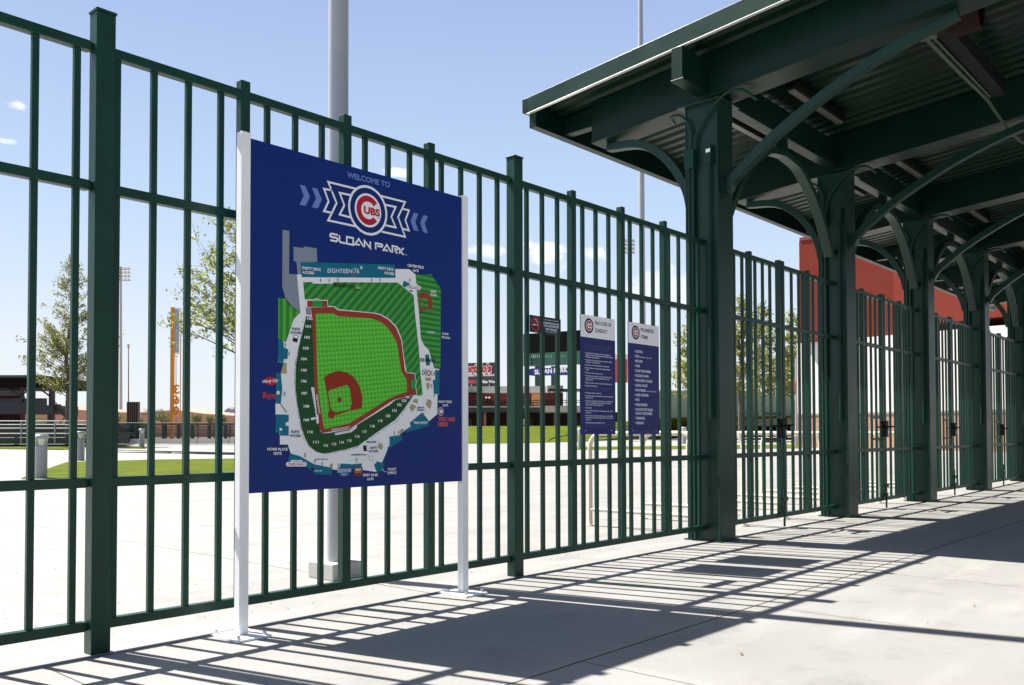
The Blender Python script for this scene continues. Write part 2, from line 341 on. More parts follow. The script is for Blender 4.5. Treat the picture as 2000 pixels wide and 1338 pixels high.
# ------------------------------------------------------------------ gates
CX = [7.925+3.28*k for k in range(5)]; ORD = ('first', 'second', 'third', 'fourth')
gl = fence('left leaf of the first gate, nearest the camera, with dark lock box', 8.083, 9.502, [8.24, 8.42, 8.60, 8.90, 9.08, 9.26], [(8.755, .056, 3.0), (9.475, .055, 3.01)], None, True, 'gate_leaf', 'gate leaves between canopy columns', 'gate')
gr = fence('right leaf of the first gate, touching the second canopy column', 9.528, 11.047, [9.82, 10.02, 10.13, 10.43, 10.61, 10.80], [(9.556, .055, 3.01), (10.262, .056, 3.0)], None, True, 'gate_leaf', 'gate leaves between canopy columns', 'gate')
o = Vector(gl.location)
m = MB(); m.box(9.34-o.x, 9.46-o.x, YF-.075-o.y, YF-.004-o.y, 1.00, 1.225, DARKB); lb = m.build('lock_box', gl, bevel=.008)
m = MB(); m.tube([(9.40-o.x, YF-.075-o.y, 1.14), (9.40-o.x, YF-.12-o.y, 1.14), (9.50-o.x, YF-.12-o.y, 1.145)], .011, DARKB, 8)
m.tube([(9.10-o.x, YF-.045-o.y, 1.135), (9.34-o.x, YF-.045-o.y, 1.135)], .010, DARKB, 8)
m.box(9.405-o.x, 9.44-o.x, YF-.082-o.y, YF-.0755-o.y, 1.03, 1.09, STEELB); m.build('lock_handle', lb).location = (0, 0, 0)
m = MB()
m.box(9.095-o.x, 9.44-o.x, YF+.012-o.y, YF+.038-o.y, 1.255, 1.285, GREEN); m.build('lock_frame', gl, bevel=.003); m = MB(); m.box(9.095-o.x, 9.44-o.x, YF+.012-o.y, YF+.038-o.y, .955, .985, GREEN)
m.build('lock_frame', gl, bevel=.003)
m = MB(); m.tube([(9.46-o.x, YF-.03-o.y, .44), (9.46-o.x, YF-.03-o.y, .012)], .013, GREEN, 8); m.box(9.40-o.x, 9.52-o.x, YF-.05-o.y, YF-.004-o.y, .30, .345, GREEN)
m.box(9.43-o.x, 9.50-o.x, YF-.045-o.y, YF-.004-o.y, .17, .22, GREEN); m.tube([(9.34-o.x, YF-.03-o.y, .31), (9.46-o.x, YF-.03-o.y, .31)], .011, GREEN, 8)
m.build('drop_rod', gl, bevel=0)
for k in (1, 2, 3):
    dup(gl, (3.28*k, 0, 0), 'left leaf of the %s gate from the camera, with dark lock box' % ORD[k])
    dup(gr, (3.28*k, 0, 0), 'right leaf of the %s gate from the camera, its far side at a column' % ORD[k])
# ------------------------------------------------------------------ canopy
XF, YE, YN = 7.35, 6.27, -1.6; XE = 27.0; SL = .095
def zd(Y): return 4.625+SL*(YE-Y)
def zb(Y): return 4.333+.1*(4.56-Y)
can = thing('canopy', 'dark green steel canopy with ribbed metal deck over the gates', 'canopy', (14, 4, 0)); co = Vector(can.location)
def cput(nm, mb, bev=0): 
    for i, v in enumerate(mb.v): mb.v[i] = (v[0]-co.x, v[1]-co.y, v[2]-co.z)
    return mb.build(nm, can, bevel=bev)
m = MB(); P = .2; x = XF+.012; prof = []
while x < XE:
    for dx, dz in ((0, 0), (.085, 0), (.105, .038), (.18, .038)): prof.append((x+dx, dz))
    x += P
vs = [(x, Y, zd(Y)+dz) for Y in (YE-.02, YN) for x, dz in prof]; n = len(prof)
m.add(vs, [(i, i+1, n+i+1, n+i) for i in range(n-1)], DECK)
m.add([(x, Y, zd(Y)+.055) for Y in (YE, YN) for x in (XF, XE)], [(0, 1, 3, 2)], DECK)
cput('roof_deck', m)
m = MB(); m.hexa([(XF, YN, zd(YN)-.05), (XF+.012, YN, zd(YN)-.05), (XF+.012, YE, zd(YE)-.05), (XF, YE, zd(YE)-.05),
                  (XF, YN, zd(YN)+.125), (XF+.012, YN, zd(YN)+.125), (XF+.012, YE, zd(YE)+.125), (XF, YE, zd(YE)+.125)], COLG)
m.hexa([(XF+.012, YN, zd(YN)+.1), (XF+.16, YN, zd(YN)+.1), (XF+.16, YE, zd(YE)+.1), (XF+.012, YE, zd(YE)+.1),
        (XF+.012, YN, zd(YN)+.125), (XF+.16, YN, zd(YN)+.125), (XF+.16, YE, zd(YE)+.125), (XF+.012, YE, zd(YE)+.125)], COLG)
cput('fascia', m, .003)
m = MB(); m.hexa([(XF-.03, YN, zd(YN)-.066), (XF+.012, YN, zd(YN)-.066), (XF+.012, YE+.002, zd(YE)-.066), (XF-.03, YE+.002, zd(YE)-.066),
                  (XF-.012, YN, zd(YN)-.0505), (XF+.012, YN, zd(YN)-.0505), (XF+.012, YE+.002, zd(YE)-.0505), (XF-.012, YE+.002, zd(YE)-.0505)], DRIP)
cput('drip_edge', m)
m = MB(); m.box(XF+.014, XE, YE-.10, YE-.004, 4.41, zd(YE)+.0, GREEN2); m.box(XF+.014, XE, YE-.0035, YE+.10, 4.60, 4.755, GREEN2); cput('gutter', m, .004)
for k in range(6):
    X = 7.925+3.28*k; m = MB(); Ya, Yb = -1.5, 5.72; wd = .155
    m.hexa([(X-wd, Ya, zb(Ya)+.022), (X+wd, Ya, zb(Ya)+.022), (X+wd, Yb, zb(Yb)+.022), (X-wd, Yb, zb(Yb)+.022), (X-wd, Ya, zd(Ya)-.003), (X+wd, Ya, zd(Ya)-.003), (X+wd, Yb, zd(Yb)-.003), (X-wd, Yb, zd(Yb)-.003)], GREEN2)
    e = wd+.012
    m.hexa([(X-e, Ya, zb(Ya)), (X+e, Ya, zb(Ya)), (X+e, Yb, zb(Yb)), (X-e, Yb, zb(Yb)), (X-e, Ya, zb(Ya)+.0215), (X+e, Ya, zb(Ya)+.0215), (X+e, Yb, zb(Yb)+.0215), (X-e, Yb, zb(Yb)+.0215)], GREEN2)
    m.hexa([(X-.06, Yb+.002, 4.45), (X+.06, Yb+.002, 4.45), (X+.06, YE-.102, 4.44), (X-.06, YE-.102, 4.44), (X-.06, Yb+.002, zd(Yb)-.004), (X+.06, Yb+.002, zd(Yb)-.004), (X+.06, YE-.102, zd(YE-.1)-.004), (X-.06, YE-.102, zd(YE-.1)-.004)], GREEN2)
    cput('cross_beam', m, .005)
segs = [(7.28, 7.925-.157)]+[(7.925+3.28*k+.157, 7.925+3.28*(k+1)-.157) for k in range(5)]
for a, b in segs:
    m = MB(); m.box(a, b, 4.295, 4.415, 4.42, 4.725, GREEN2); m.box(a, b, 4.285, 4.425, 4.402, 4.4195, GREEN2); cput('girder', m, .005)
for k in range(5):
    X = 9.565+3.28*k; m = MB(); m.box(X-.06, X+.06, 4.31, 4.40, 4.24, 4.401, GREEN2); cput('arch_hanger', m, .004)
# columns
def spline(pts, n=6):
    P = [Vector(p) for p in pts]; P = [P[0]*2-P[1]]+P+[P[-1]*2-P[-2]]; o = []
    for i in range(1, len(P)-2):
        for k in range(n):
            t = k/n; a, b, c, d = P[i-1:i+3]
            o.append(.5*((2*b)+(c-a)*t+(2*a-5*b+4*c-d)*t*t+(3*b-a-3*c+d)*t**3))
    return o+[P[-2]]
def column(k, lab):
    X = CX[k]; t = thing('canopy_column', lab, 'column', (X, 4.38, 0), 'canopy columns')
    m = MB(); m.box(-.155, .155, -.18, -.163, 0, zb(4.2)-.003, COLG); m.box(-.155, .155, .163, .18, 0, zb(4.56)-.003, COLG)
    m.box(-.148, .148, -.1629, .1629, 0, zb(4.56)-.004, COLG)
    m.build('shaft', t, bevel=.003)
    m = MB(); m.box(-.18, .18, -.21, .21, .0, .012, COLG); m.build('base_plate', t, bevel=.002)
    m = MB(); m.box(-.21, .21, -.235, .235, zb(4.56)-.021, zb(4.56)-.0035, COLG); m.build('cap_plate', t)
    y0 = 4.38
    m = MB(); m.bar(spline([(0, 4.18-y0, 3.43), (0, 4.08-y0, 3.575), (0, 3.75-y0, 3.83), (0, 3.44-y0, 4.015), (0, 3.0-y0, 4.235), (0, 2.52-y0, 4.415), (0, 2.05-y0, 4.535)]), (1, 0, 0), .088, .088, COLG)
    m.box(-.065, .065, 4.19-y0, 4.1995-y0, 3.36, 3.55, COLG)
    m.build('curved_brace', t, bevel=.004)
    m = MB(); m.bar(spline([(0, 4.57-y0, 3.30), (0, 4.62-y0, 3.52), (0, 4.74-y0, 3.75), (0, 4.93-y0, 3.97), (0, 5.2-y0, 4.13), (0, 5.6-y0, 4.185)]), (1, 0, 0), .10, .085, COLG); m.build('curved_brace', t, bevel=.004)
    arch = [(1.64, 4.235), (1.30, 4.19), (1.08, 4.09), (.82, 3.92), (.60, 3.70), (.42, 3.46), (.30, 3.27)]
    for s in ((1,) if k == 0 else (1, -1)):
        m = MB(); m.bar(spline([(s*a, -.025, z) for a, z in arch]), (0, 1, 0), .115, .075, COLG)
        m.box(min(s*.158, s*.30), max(s*.158, s*.30), -.06, .0, 3.30, 3.36, COLG); m.build('arch_brace', t, bevel=.004)
    # conduits and boxes on the left face
    m = MB(); c = []
    fx = -.185
    m.tube([(fx, .075, 0.02), (fx, .075, 3.70)], .019, GREY, 8); m.tube([(fx, .118, .02), (fx, .118, 3.70)], .016, GREY, 8); m.tube([(fx, -.10, 1.2), (fx, -.10, 3.70)], .017, GREY, 8)
    m.build('conduit', t)
    m = MB(); m.tube(spline([(fx, .095, 3.86), (fx, .09, 4.04), (fx-.01, .13, 4.16), (fx-.04, .20, 4.235), (fx-.03, .30, 4.24), (-.05, .36, 4.235)]), .014, GREY, 8)
    m.tube(spline([(fx, .05, 3.86), (fx, .03, 4.02), (fx, -.10, 4.20), (fx-.01, -.22, 4.30), (fx-.02, -.34, 4.345), (-.12, -.44, 4.355), (.10, -.47, 4.32)]), .014, GREY, 8)
    m.build('bent_conduit', t)
    m = MB(); m.box(fx-.045, -.1481, .045, .15, 3.68, 3.87, GREY); jb = m.build('junction_box', t, bevel=.005)
    m = MB(); m.box(fx-.03, -.1481, -.135, -.07, 3.70, 3.88, GREY); jb2 = m.build('junction_box', t, bevel=.005)
    if k == 0:
        m = MB(); m.box(fx-.0316, fx-.0304, -.132, -.085, 3.80, 3.835, WHITE); m.build('sticker', jb2)
    return t
labs = ['nearest green canopy column, where the fence ends, with conduits and a white sticker', 'second green canopy column, between the first and second gates', 'third green canopy column, between the second and third gates', 'fourth green canopy column, between the third and fourth gates', 'farthest green canopy column, cut by the right edge']
c0 = column(0, labs[0]); c1 = column(1, labs[1])
for k in (2, 3, 4): dup(c1, (3.28*(k-1), 0, 0), labs[k])
# strip lights under the deck
def striplight(x0, x1, Y, lab):
    t = thing('strip_light', lab, 'light', ((x0+x1)/2, Y, zd(Y)-.12), 'strip lights under the canopy'); z = 0; hl = (x1-x0)/2
    m = MB(); m.box(-hl, hl, -.055, .055, .0, .085, DARKB); m.build('housing', t, bevel=.006)
    m = MB(); m.box(-hl+.02, hl-.02, -.04, .04, -.028, -.0005, mat('frosted_cover', (.11, .105, .085), .3)); m.build('cover', t, bevel=.01)
    m = MB(); m.box(-hl*.7-.02, -hl*.7+.02, -.02, .02, .0855, .16, DARKB); m.box(hl*.7-.02, hl*.7+.02, -.02, .02, .0855, .16, DARKB); m.build('bracket', t)
    return t
s1 = striplight(8.75, 10.15, 4.83, 'strip light behind the girder in the first gate bay')
s2 = striplight(8.95, 10.35, 3.98, 'strip light in front of the girder in the first gate bay')
for k in (1, 2, 3):
    dup(s1, (3.28*k, 0, 0), 'strip light behind the girder in the %s gate bay' % ORD[k]); dup(s2, (3.28*k, 0, 0), 'strip light in front of the girder in the %s gate bay' % ORD[k])
# maroon loudspeaker and long box hanging near the roof's right end
t = thing('ceiling_speaker', 'maroon curved horn speaker hung from the canopy deck, top right', 'speaker', (8.36, 2.12, 4.72))
m = MB(); nn = 14; prof = [(-.13, .26), (-.15, .1), (-.12, -.06), (-.04, -.16), (.06, -.17), (.14, -.06), (.16, .1), (.15, .26)]
for i in range(len(prof)-1):
    (a, z), (b, z2) = prof[i], prof[i+1]; m.hexa([(a, -.13, z), (b, -.13, z2), (b, .13, z2), (a, .13, z), (a*.9, -.13, z+.02), (b*.9, -.13, z2+.02), (b*.9, .13, z2+.02), (a*.9, .13, z+.02)], MAROON)
m.box(-.12, .12, .1, .112, -.06, .24, BLACK); m.build('horn', t); m = MB(); m.box(-.02, .02, -.02, .02, .0, .29, DARKB); m.build('bracket', t)
t = thing('long_fixture', 'long dark box fixture with a pale conduit, under the deck at top right', 'light fixture', (9.5, 2.34, 4.62))
m = MB(); m.box(-1.1, 1.0, -.075, .075, .03, .20, DARKB); m.build('housing', t, bevel=.01)
m = MB(); m.box(-1.2, -1.06, .02, .17, -.02, .04, mat('box_green', (.05, .085, .05), .5)); m.build('junction_box', t, bevel=.004)
m = MB(); m.tube(spline([(-1.12, .12, .0), (0, .11, .0), (.9, .10, .01), (1.25, .10, -.02), (1.75, .06, -.13), (2.05, .0, -.2), (2.25, -.04, -.18)]), .016, mat('box_green', (.05, .085, .05), .5), 8)
m.tube([(-1.12, .07, .01), (.9, .06, .015)], .01, mat('box_green', (.05, .085, .05), .5), 8); m.build('conduit', t)
# white dome camera hanging beyond the arches
Pd = aD(1942, 540, 24)
t = thing('dome_camera', 'white dome security camera hanging beyond the farthest gate arch', 'camera', Pd)
m = MB(); m.ball((0, 0, -.0), .17, LAMPD, 16); m.build('dome', t); m = MB(); m.tube([(0, 0, .15), (0, 0, .30)], .10, LAMPD, 14); m.tube([(0, 0, .30), (0, 0, .42)], .04, LAMPD, 8); m.tube([(0, 0, .40), (.6, .5, .46)], .04, LAMPD, 8); m.build('mount', t)

# ------------------------------------------------------------------ text
_tc = {}
def glyphs(s, bold=.0, shear=0.0):
    k = (s, bold, shear)
    if k in _tc: return _tc[k]
    cu = bpy.data.curves.new('t', 'FONT'); cu.body = s; cu.size = 1; cu.offset = bold; cu.shear = shear; cu.resolution_u = 3; cu.fill_mode = 'FRONT'
    ob = bpy.data.objects.new('t', cu); COL.objects.link(ob); bpy.context.view_layer.update()
    me = bpy.data.meshes.new_from_object(ob.evaluated_get(bpy.context.evaluated_depsgraph_get()))
    v = [tuple(p.co) for p in me.vertices]; f = [tuple(q.vertices) for q in me.polygons]
    bpy.data.objects.remove(ob); bpy.data.curves.remove(cu); bpy.data.meshes.remove(me)
    _tc[k] = (v, f); return v, f
def text3(mb, s, O, ex, ez, m, bold=.012, shear=0, mirror=False):
    """text whose ink spans the vectors ex (width) and ez (cap height) from the baseline-left point O"""
    v, f = glyphs(s, bold, shear)
    if not v: return
    x0 = min(p[0] for p in v); x1 = max(p[0] for p in v); cap = .73
    if mirror: v = [(x0+x1-p[0], p[1], 0) for p in v]; f = [tuple(reversed(q)) for q in f]
    mb.add([O+ex*((p[0]-x0)/(x1-x0))+ez*(p[1]/cap) for p in v], f, m)
# ------------------------------------------------------------------ the map sign
YP = 4.125
ms = thing('map_sign', 'large blue stadium map board on two white posts in front of the fence', 'sign', (3.36, 4.14, 0)); mo = Vector(ms.location)
def bld(mb, nm, par=ms, o=mo, bev=0):
    if isinstance(mb, Multi): return [bld(q, nm, par, o, bev) for q in mb.parts]
    for i, v in enumerate(mb.v): mb.v[i] = (v[0]-o.x, v[1]-o.y, v[2]-o.z)
    return mb.build(nm, par, bevel=bev)
for xa, xb in ((2.512, 2.566), (4.153, 4.205)):
    p_ = bld(B(xa, xb, 4.115, 4.167, .013, 2.645 if xa < 3 else 2.635, WHITE), 'post', bev=.004)
    xc = (xa+xb)/2
    m = MB(); m.box(xc-.10, xc+.10, 4.012, 4.275, 0, .0125, WHITE); bp_ = bld(m, 'base_plate', bev=.002)
    m = MB()
    for sx in (-.075, .075):
        for sy in (4.04, 4.247):
            m.tube([(xc+sx, sy, .0128), (xc+sx, sy, .032)], .010, STEELB, 6, True)
    b_ = bld(m, 'bolt', bp_)
bld(B(2.5665, 4.1525, YP, YP+.012, .742, 2.620, NAVY), 'panel', bev=.001)
LY = [0]
def S(x, y, lay=None): return aY(x, y, YP-.0008-.0003*(LY[0] if lay is None else lay))
def Z(kind):   # pixel frames of the enlarged crops the artwork was measured in
    ox, oy, sc = {'a': (460, 250, 3.615), 'b': (460, 600, 3.5217), 'c': (560, 320, 6.6667), 'd': (500, 680, 5.145), 'e': (680, 680, 5.145), 'f': (540, 500, 5.882), 'g': (560, 470, 8.919), 'h': (760, 680, 7.871), 's': (0, 0, 1), 'i': (490, 640, 6.085)}[kind]
    return lambda p: (p[0]/sc+ox, p[1]/sc+oy)
def poly(mb, k, pts, m, lay):
    z = Z(k); P = [S(*z(p), lay) for p in pts]
    tri = __import__('mathutils').geometry.tessellate_polygon([[Vector((p.x, p.z, 0)) for p in P]])
    fs = []
    for a, b, c in tri:
        n = (P[b]-P[a]).cross(P[c]-P[a]); fs.append((a, b, c) if n.y < 0 else (a, c, b))
    mb.add(P, fs, m)
def stroke(mb, k, pts, wpx, m, lay, closed=False, raw=False):
    z = Z(k); P = [S(*z(p), lay) for p in pts] if not raw else pts
    Y = P[0].y; Q = [Vector((p.x, p.z)) for p in P]; h = wpx*.0034/2; n = len(Q); Lf = []; Rt = []
    for i in range(n):
        a = Q[(i-1) % n] if (closed or i > 0) else None; b = Q[(i+1) % n] if (closed or i < n-1) else None
        d1 = (Q[i]-a).normalized() if a is not None else (b-Q[i]).normalized(); d2 = (b-Q[i]).normalized() if b is not None else d1
        nn = Vector((-d1.y, d1.x)); bi = (Vector((-d1.y, d1.x))+Vector((-d2.y, d2.x)))
        bi = bi.normalized() if bi.length > 1e-6 else nn; kf = min(2.4, 1/max(.3, bi.dot(nn)))
        Lf.append(Q[i]+bi*h*kf); Rt.append(Q[i]-bi*h*kf)
    vs = [(q.x, Y, q.y) for q in Lf+Rt]; e = n if closed else n-1
    mb.add(vs, [(i, n+i, n+(i+1) % n, (i+1) % n) for i in range(e)], m)
SCL = {'a': 3.615, 'b': 3.5217, 'c': 6.6667, 'd': 5.145, 'e': 5.145, 'f': 5.882, 'g': 8.919, 'h': 7.871, 's': 1, 'i': 6.085}
def disc(mb, k, c, rpx, m, lay, a0=0, a1=360, rin=0, n=40, aspect=1):
    rpx = rpx/SCL[k]; z = Z(k); C = S(*z(c), lay); r = abs(S(z(c)[0], z(c)[1]-rpx, lay).z-C.z); ri = r*rin
    st = [a0+(a1-a0)*i/n for i in range(n+1)]; o = [(C.x+r*aspect*math.cos(R_(a)), C.y, C.z+r*math.sin(R_(a))) for a in st]
    i_ = [(C.x+ri*aspect*math.cos(R_(a)), C.y, C.z+ri*math.sin(R_(a))) for a in st]; q = n+1
    mb.add(o+i_, [(i, q+i, q+i+1, i+1) for i in range(n)], m)
    return C, r
def st(mb, k, s, a, b, h, m, lay=12, bold=.012, shear=0):
    z = Z(k); sc = {'a': 3.615, 'b': 3.5217, 'c': 6.6667, 'd': 5.145, 'e': 5.145, 'f': 5.882, 'g': 8.919, 'h': 7.871, 's': 1, 'i': 6.085}[k]
    pa = z(a); pb = z(b); A = S(*pa, lay); Bb = S(*pb, lay); H = S(pa[0], pa[1]-h/sc, lay).z-A.z
    text3(mb, s, A, Bb-A, Vector((0, 0, H)), m, bold, shear)
iW = ink((246, 246, 246)); iN = ink((10, 34, 92)); iR = ink((190, 28, 50)); iLB = ink((112, 136, 200)); iG = ink((138, 148, 160)); iT = ink((0, 112, 138)); iTan = ink((176, 166, 124))
iDG = ink((26, 78, 36)); iBr = ink((158, 58, 42)); iDirt = ink((150, 46, 22)); iK = ink((18, 20, 28)); iBlu = ink((5, 42, 116)); iPG = ink((30, 160, 62)); iPink = ink((214, 120, 130)); iBl2 = ink((44, 86, 160)); iBrn = ink((110, 52, 30))
iStr = stripe('turf_diagonal', s2l((28, 124, 48)), s2l((72, 160, 60)), .72, -.69, .040)
iStH = stripe('turf_bands', s2l((30, 126, 50)), s2l((74, 164, 62)), .02, 1, .034)
iStV = stripe('turf_rows', s2l((40, 140, 44)), s2l((92, 176, 66)), 1, 0, .042)
iFld = stripe('turf_checks', s2l((72, 182, 38)), s2l((112, 212, 68)), 1, .12, .027, -.12, 1)
m = MB()   # emblem
C, r = disc(m, 's', (719, 411), 48.4, iW, 3); disc(m, 's', (719, 411), 43.6, iBlu, 4); disc(m, 's', (719, 411), 32.8, iW, 5); disc(m, 's', (719, 411), 28.4, iR, 6, 38, 322, .60)
st(m, 'c', 'UBS', (1004, 638), (1214, 688), 92, iR, 7, .05)
st(m, 'c', 'TM', (1180, 712), (1206, 718), 12, iK, 7)
for L in ([(905, 326), (540, 236), (650, 512), (540, 736), (905, 815)], [(845, 410), (690, 378), (750, 540), (690, 660), (845, 702)], [(590, 346), (486, 326), (545, 490), (486, 616), (580, 636)],
          [(1215, 415), (1542, 498), (1450, 692), (1542, 950), (1235, 882)], [(1285, 533), (1420, 562), (1362, 690), (1420, 828), (1285, 800)], [(1508, 585), (1592, 607), (1545, 732), (1592, 868), (1515, 846)]):
    stroke(m, 'c', L, 3.5, iW, 2)
for L in ([(168, 273), (240, 287), (302, 430), (245, 548), (166, 532), (222, 415)], [(327, 308), (398, 325), (458, 465), (405, 580), (326, 565), (382, 450)],
          [(1655, 636), (1712, 648), (1675, 757), (1715, 878), (1655, 865), (1612, 742)], [(1780, 668), (1838, 682), (1798, 780), (1838, 907), (1780, 892), (1737, 770)]): poly(m, 'c', L, iLB, 2)
bld(m, 'emblem')
m = MB()   # park map artwork
poly(m, 'a', [(332, 720), (380, 726), (378, 1030), (437, 1034), (460, 1305), (400, 1262), (352, 1200), (330, 1120)], iG, 1)
poly(m, 'a', [(410, 838), (480, 848), (482, 835), (573, 850), (578, 946), (465, 950), (462, 1032), (438, 1032), (430, 945), (410, 940)], iG, 1)
poly(m, 's', [(580, 536), (589, 536), (589.6, 541), (772.6, 542.5), (772, 525.5), (799.3, 525.8), (811.7, 536), (813, 560), (818, 610), (822, 661.5), (828, 674), (837.5, 683.6), (848, 718.9), (857.8, 720.8), (857.8, 770.4), (854.5, 770), (854, 809), (838.4, 822), (790.8, 841), (770, 858), (757, 878), (747, 901.6), (735.4, 922), (709, 918), (705.6, 906.7), (658.8, 918), (597.7, 909.5), (567.9, 885.4), (562, 868.3), (546.6, 868.3), (546.6, 851.3), (538, 808.7), (538, 788.8), (548, 729.2), (560, 709.3), (543, 708), (543.8, 665), (558.7, 668), (574, 623.2), (586.8, 610.5)], iW, 2)
poly(m, 'f', [(20, 482), (105, 490), (150, 560), (205, 612), (272, 650), (200, 725), (110, 990), (20, 955)], iStV, 3)
stroke(m, 'f', [(105, 488), (150, 560), (205, 612), (272, 650)], .7, iK, 5)
poly(m, 's', [(812, 536), (842.3, 536), (861, 564.6), (860.4, 720.4), (849, 719.8), (843, 695), (837.5, 683), (828, 674), (822, 661), (818, 610), (813, 560)], iStH, 3)
poly(m, 's', [(591.9, 550.7), (610.6, 551), (611, 554), (649.7, 554), (651.3, 551), (777, 552), (807.8, 576.5), (810.3, 609), (818, 680), (820.9, 724.7), (824.8, 763.6), (825.8, 768.4), (822.9, 773.3), (813.1, 772.3), (810, 728.6), (794.7, 728.6), (786, 680), (784.8, 663), (774.6, 637.7), (759.3, 622.4), (742.3, 613), (728.7, 610.5), (660.7, 604), (653.9, 598.3), (640.3, 598.3), (639.5, 586.7), (595.3, 585)], iStr, 3)
for L in ([(1308, 306), (1322, 440), (1190, 665)], [(1578, 625), (1520, 632), (1395, 858)], [(1650, 650), (1780, 640), (1888, 636)]): stroke(m, 'f', L, .5, iK, 5)
poly(m, 's', [(606.5, 600.5), (652, 599.5), (660, 606), (728, 612), (742, 615), (758, 624), (773, 639), (783.5, 664), (788, 700), (791.8, 723.7), (796.6, 728.6), (809.3, 728.6), (814, 771.4), (804.4, 772.3), (769.4, 781), (684.3, 837), (630.4, 845.6), (623.3, 838.5), (614.8, 770.4), (609, 614)], iBr, 4)
stroke(m, 's', [(595.3, 585.6), (613, 585.6), (615, 583.8), (622, 583.8), (624, 586), (639.5, 586.8), (640.3, 598.6), (653.9, 598.6), (660.7, 604.6), (728.7, 611.2), (742.3, 613.8), (759.3, 623), (774.6, 638.4), (784.8, 663.6), (787.6, 690), (791.6, 723), (795.4, 728.6), (810, 728.9), (811.5, 741), (813.4, 744), (812, 754), (814.2, 772)], 1.1, iW, 6)
poly(m, 's', [(616.2, 612.8), (650.3, 611.9), (655, 615), (661.6, 617.6), (724, 622), (737, 626), (746.8, 631.2), (757, 640), (766.7, 654), (773, 665), (776.6, 676.7), (783.7, 725), (793.6, 740.6), (795, 764.7), (761, 777.5), (681.5, 827.2), (634.6, 838), (631.8, 830), (620.4, 759)], iFld, 6)
poly(m, 'f', [(325, 506), (352, 508), (352, 582), (330, 580)], iW, 5); poly(m, 'f', [(352, 514), (590, 514), (594, 586), (356, 586)], iBr, 5); poly(m, 'f', [(418, 512), (520, 512), (525, 584), (418, 584)], iPG, 6)
poly(m, 'f', [(335, 590), (388, 590), (402, 680), (342, 670)], iG, 5)
poly(m, 'e', [(627, 315), (668, 313), (680, 410), (635, 410)], iPG, 6)
for L in ([(598, 252), (624, 300), (636, 475)], [(628, 314), (668, 312)], [(636, 411), (682, 410)]): stroke(m, 'e', L, .5, iK, 7)
poly(m, 'b', [(607, 487), (640, 462), (675, 447), (710, 440), (765, 450), (805, 474), (835, 512), (857, 560), (870, 610), (872, 650), (866, 697), (790, 712), (690, 743), (650, 735), (630, 600)], iDirt, 7)
disc(m, 'b', (660, 738), 30, iDirt, 8, aspect=.97); poly(m, 'b', [(637, 585), (650, 570), (762, 535), (785, 552), (800, 670), (790, 688), (790, 704), (678, 726), (668, 712), (655, 700)], iFld, 8); disc(m, 'b', (715, 637), 18, iDirt, 9)
stroke(m, 'b', [(607, 487), (640, 462), (675, 447), (710, 440), (765, 450), (805, 474), (835, 512), (857, 560), (870, 610), (872, 650), (866, 697)], .5, iK, 9)
poly(m, 'b', [(487, 62), (528, 68), (536, 300), (545, 600), (562, 730), (582, 852), (602, 868), (640, 866), (790, 838), (930, 752), (1060, 672), (1100, 638), (1200, 612), (1228, 606), (1215, 618), (1160, 700), (1100, 775), (960, 870), (840, 955), (760, 978), (690, 992), (640, 1003), (590, 1005), (545, 988), (505, 950), (478, 900), (455, 830), (440, 750), (422, 640), (413, 560), (413, 470), (415, 400), (440, 260), (470, 130)], iDG, 5)
for y in (104, 166, 244, 318, 394, 470, 546, 636, 728, 812): stroke(m, 'b', [(430+abs(y-470)*.07, y-4), (545+max(0, y-500)*.06, y+8)], .3, iK, 6)
# concourse dashed boundary
edge = [(486, 66), (468, 150), (450, 216), (432, 290), (412, 380), (406, 450), (408, 520), (411, 590), (424, 660), (432, 740), (448, 820), (470, 905), (510, 962), (560, 995), (620, 1010), (690, 1000), (760, 984), (836, 964), (880, 925), (960, 880), (1040, 826), (1110, 785), (1160, 716), (1200, 650), (1218, 622)]
for a, b in zip(edge[:-1], edge[1:]):
    for t0, t1 in ((.08, .42), (.55, .92)): stroke(m, 'b', [(a[0]+(b[0]-a[0])*t0, a[1]+(b[1]-a[1])*t0), (a[0]+(b[0]-a[0])*t1, a[1]+(b[1]-a[1])*t1)], .55, iK, 6)
    disc(m, 'b', a, 4, iK, 6, n=6)
for L in ([(520, 550), (540, 552), (544, 588), (560, 740), (570, 742), (572, 800), (557, 800), (554, 752), (526, 590)], [(683, 866), (785, 846), (822, 812), (836, 815), (832, 832), (796, 860), (686, 881)], [(518, 762), (552, 755), (552, 770), (520, 778)]): poly(m, 'b', L, iW, 7)
for L in ([(530, 560), (556, 780)], [(690, 872), (790, 854), (826, 824)]): stroke(m, 'b', L, .5, iK, 8)
# teal and tan buildings
poly(m, 'f', [(275, 70), (1358, 100), (1368, 252), (290, 243)], iT, 4)
for L in ([(292, 222), (330, 240), (332, 275), (362, 290), (358, 355), (332, 358), (330, 382), (294, 380)], [(278, 450), (312, 455), (322, 560), (312, 665), (277, 663)],
          [(277, 737), (366, 740), (366, 790), (345, 792), (345, 815), (366, 818), (366, 885), (305, 883), (305, 865), (273, 863)], [(375, 1005), (445, 1025), (540, 1080), (665, 1105), (660, 1155), (545, 1145), (480, 1095), (360, 1055)],
          [(725, 1075), (800, 1080), (868, 1074), (868, 1112), (712, 1112)], [(975, 1060), (1022, 1075), (1018, 1128), (970, 1132), (952, 1085)], [(1058, 890), (1140, 878), (1148, 912), (1045, 980), (1045, 965), (1060, 950)],
          [(1198, 795), (1285, 722), (1332, 785), (1328, 815), (1178, 862), (1165, 846), (1205, 820)]): poly(m, 'b', L, iT, 4)
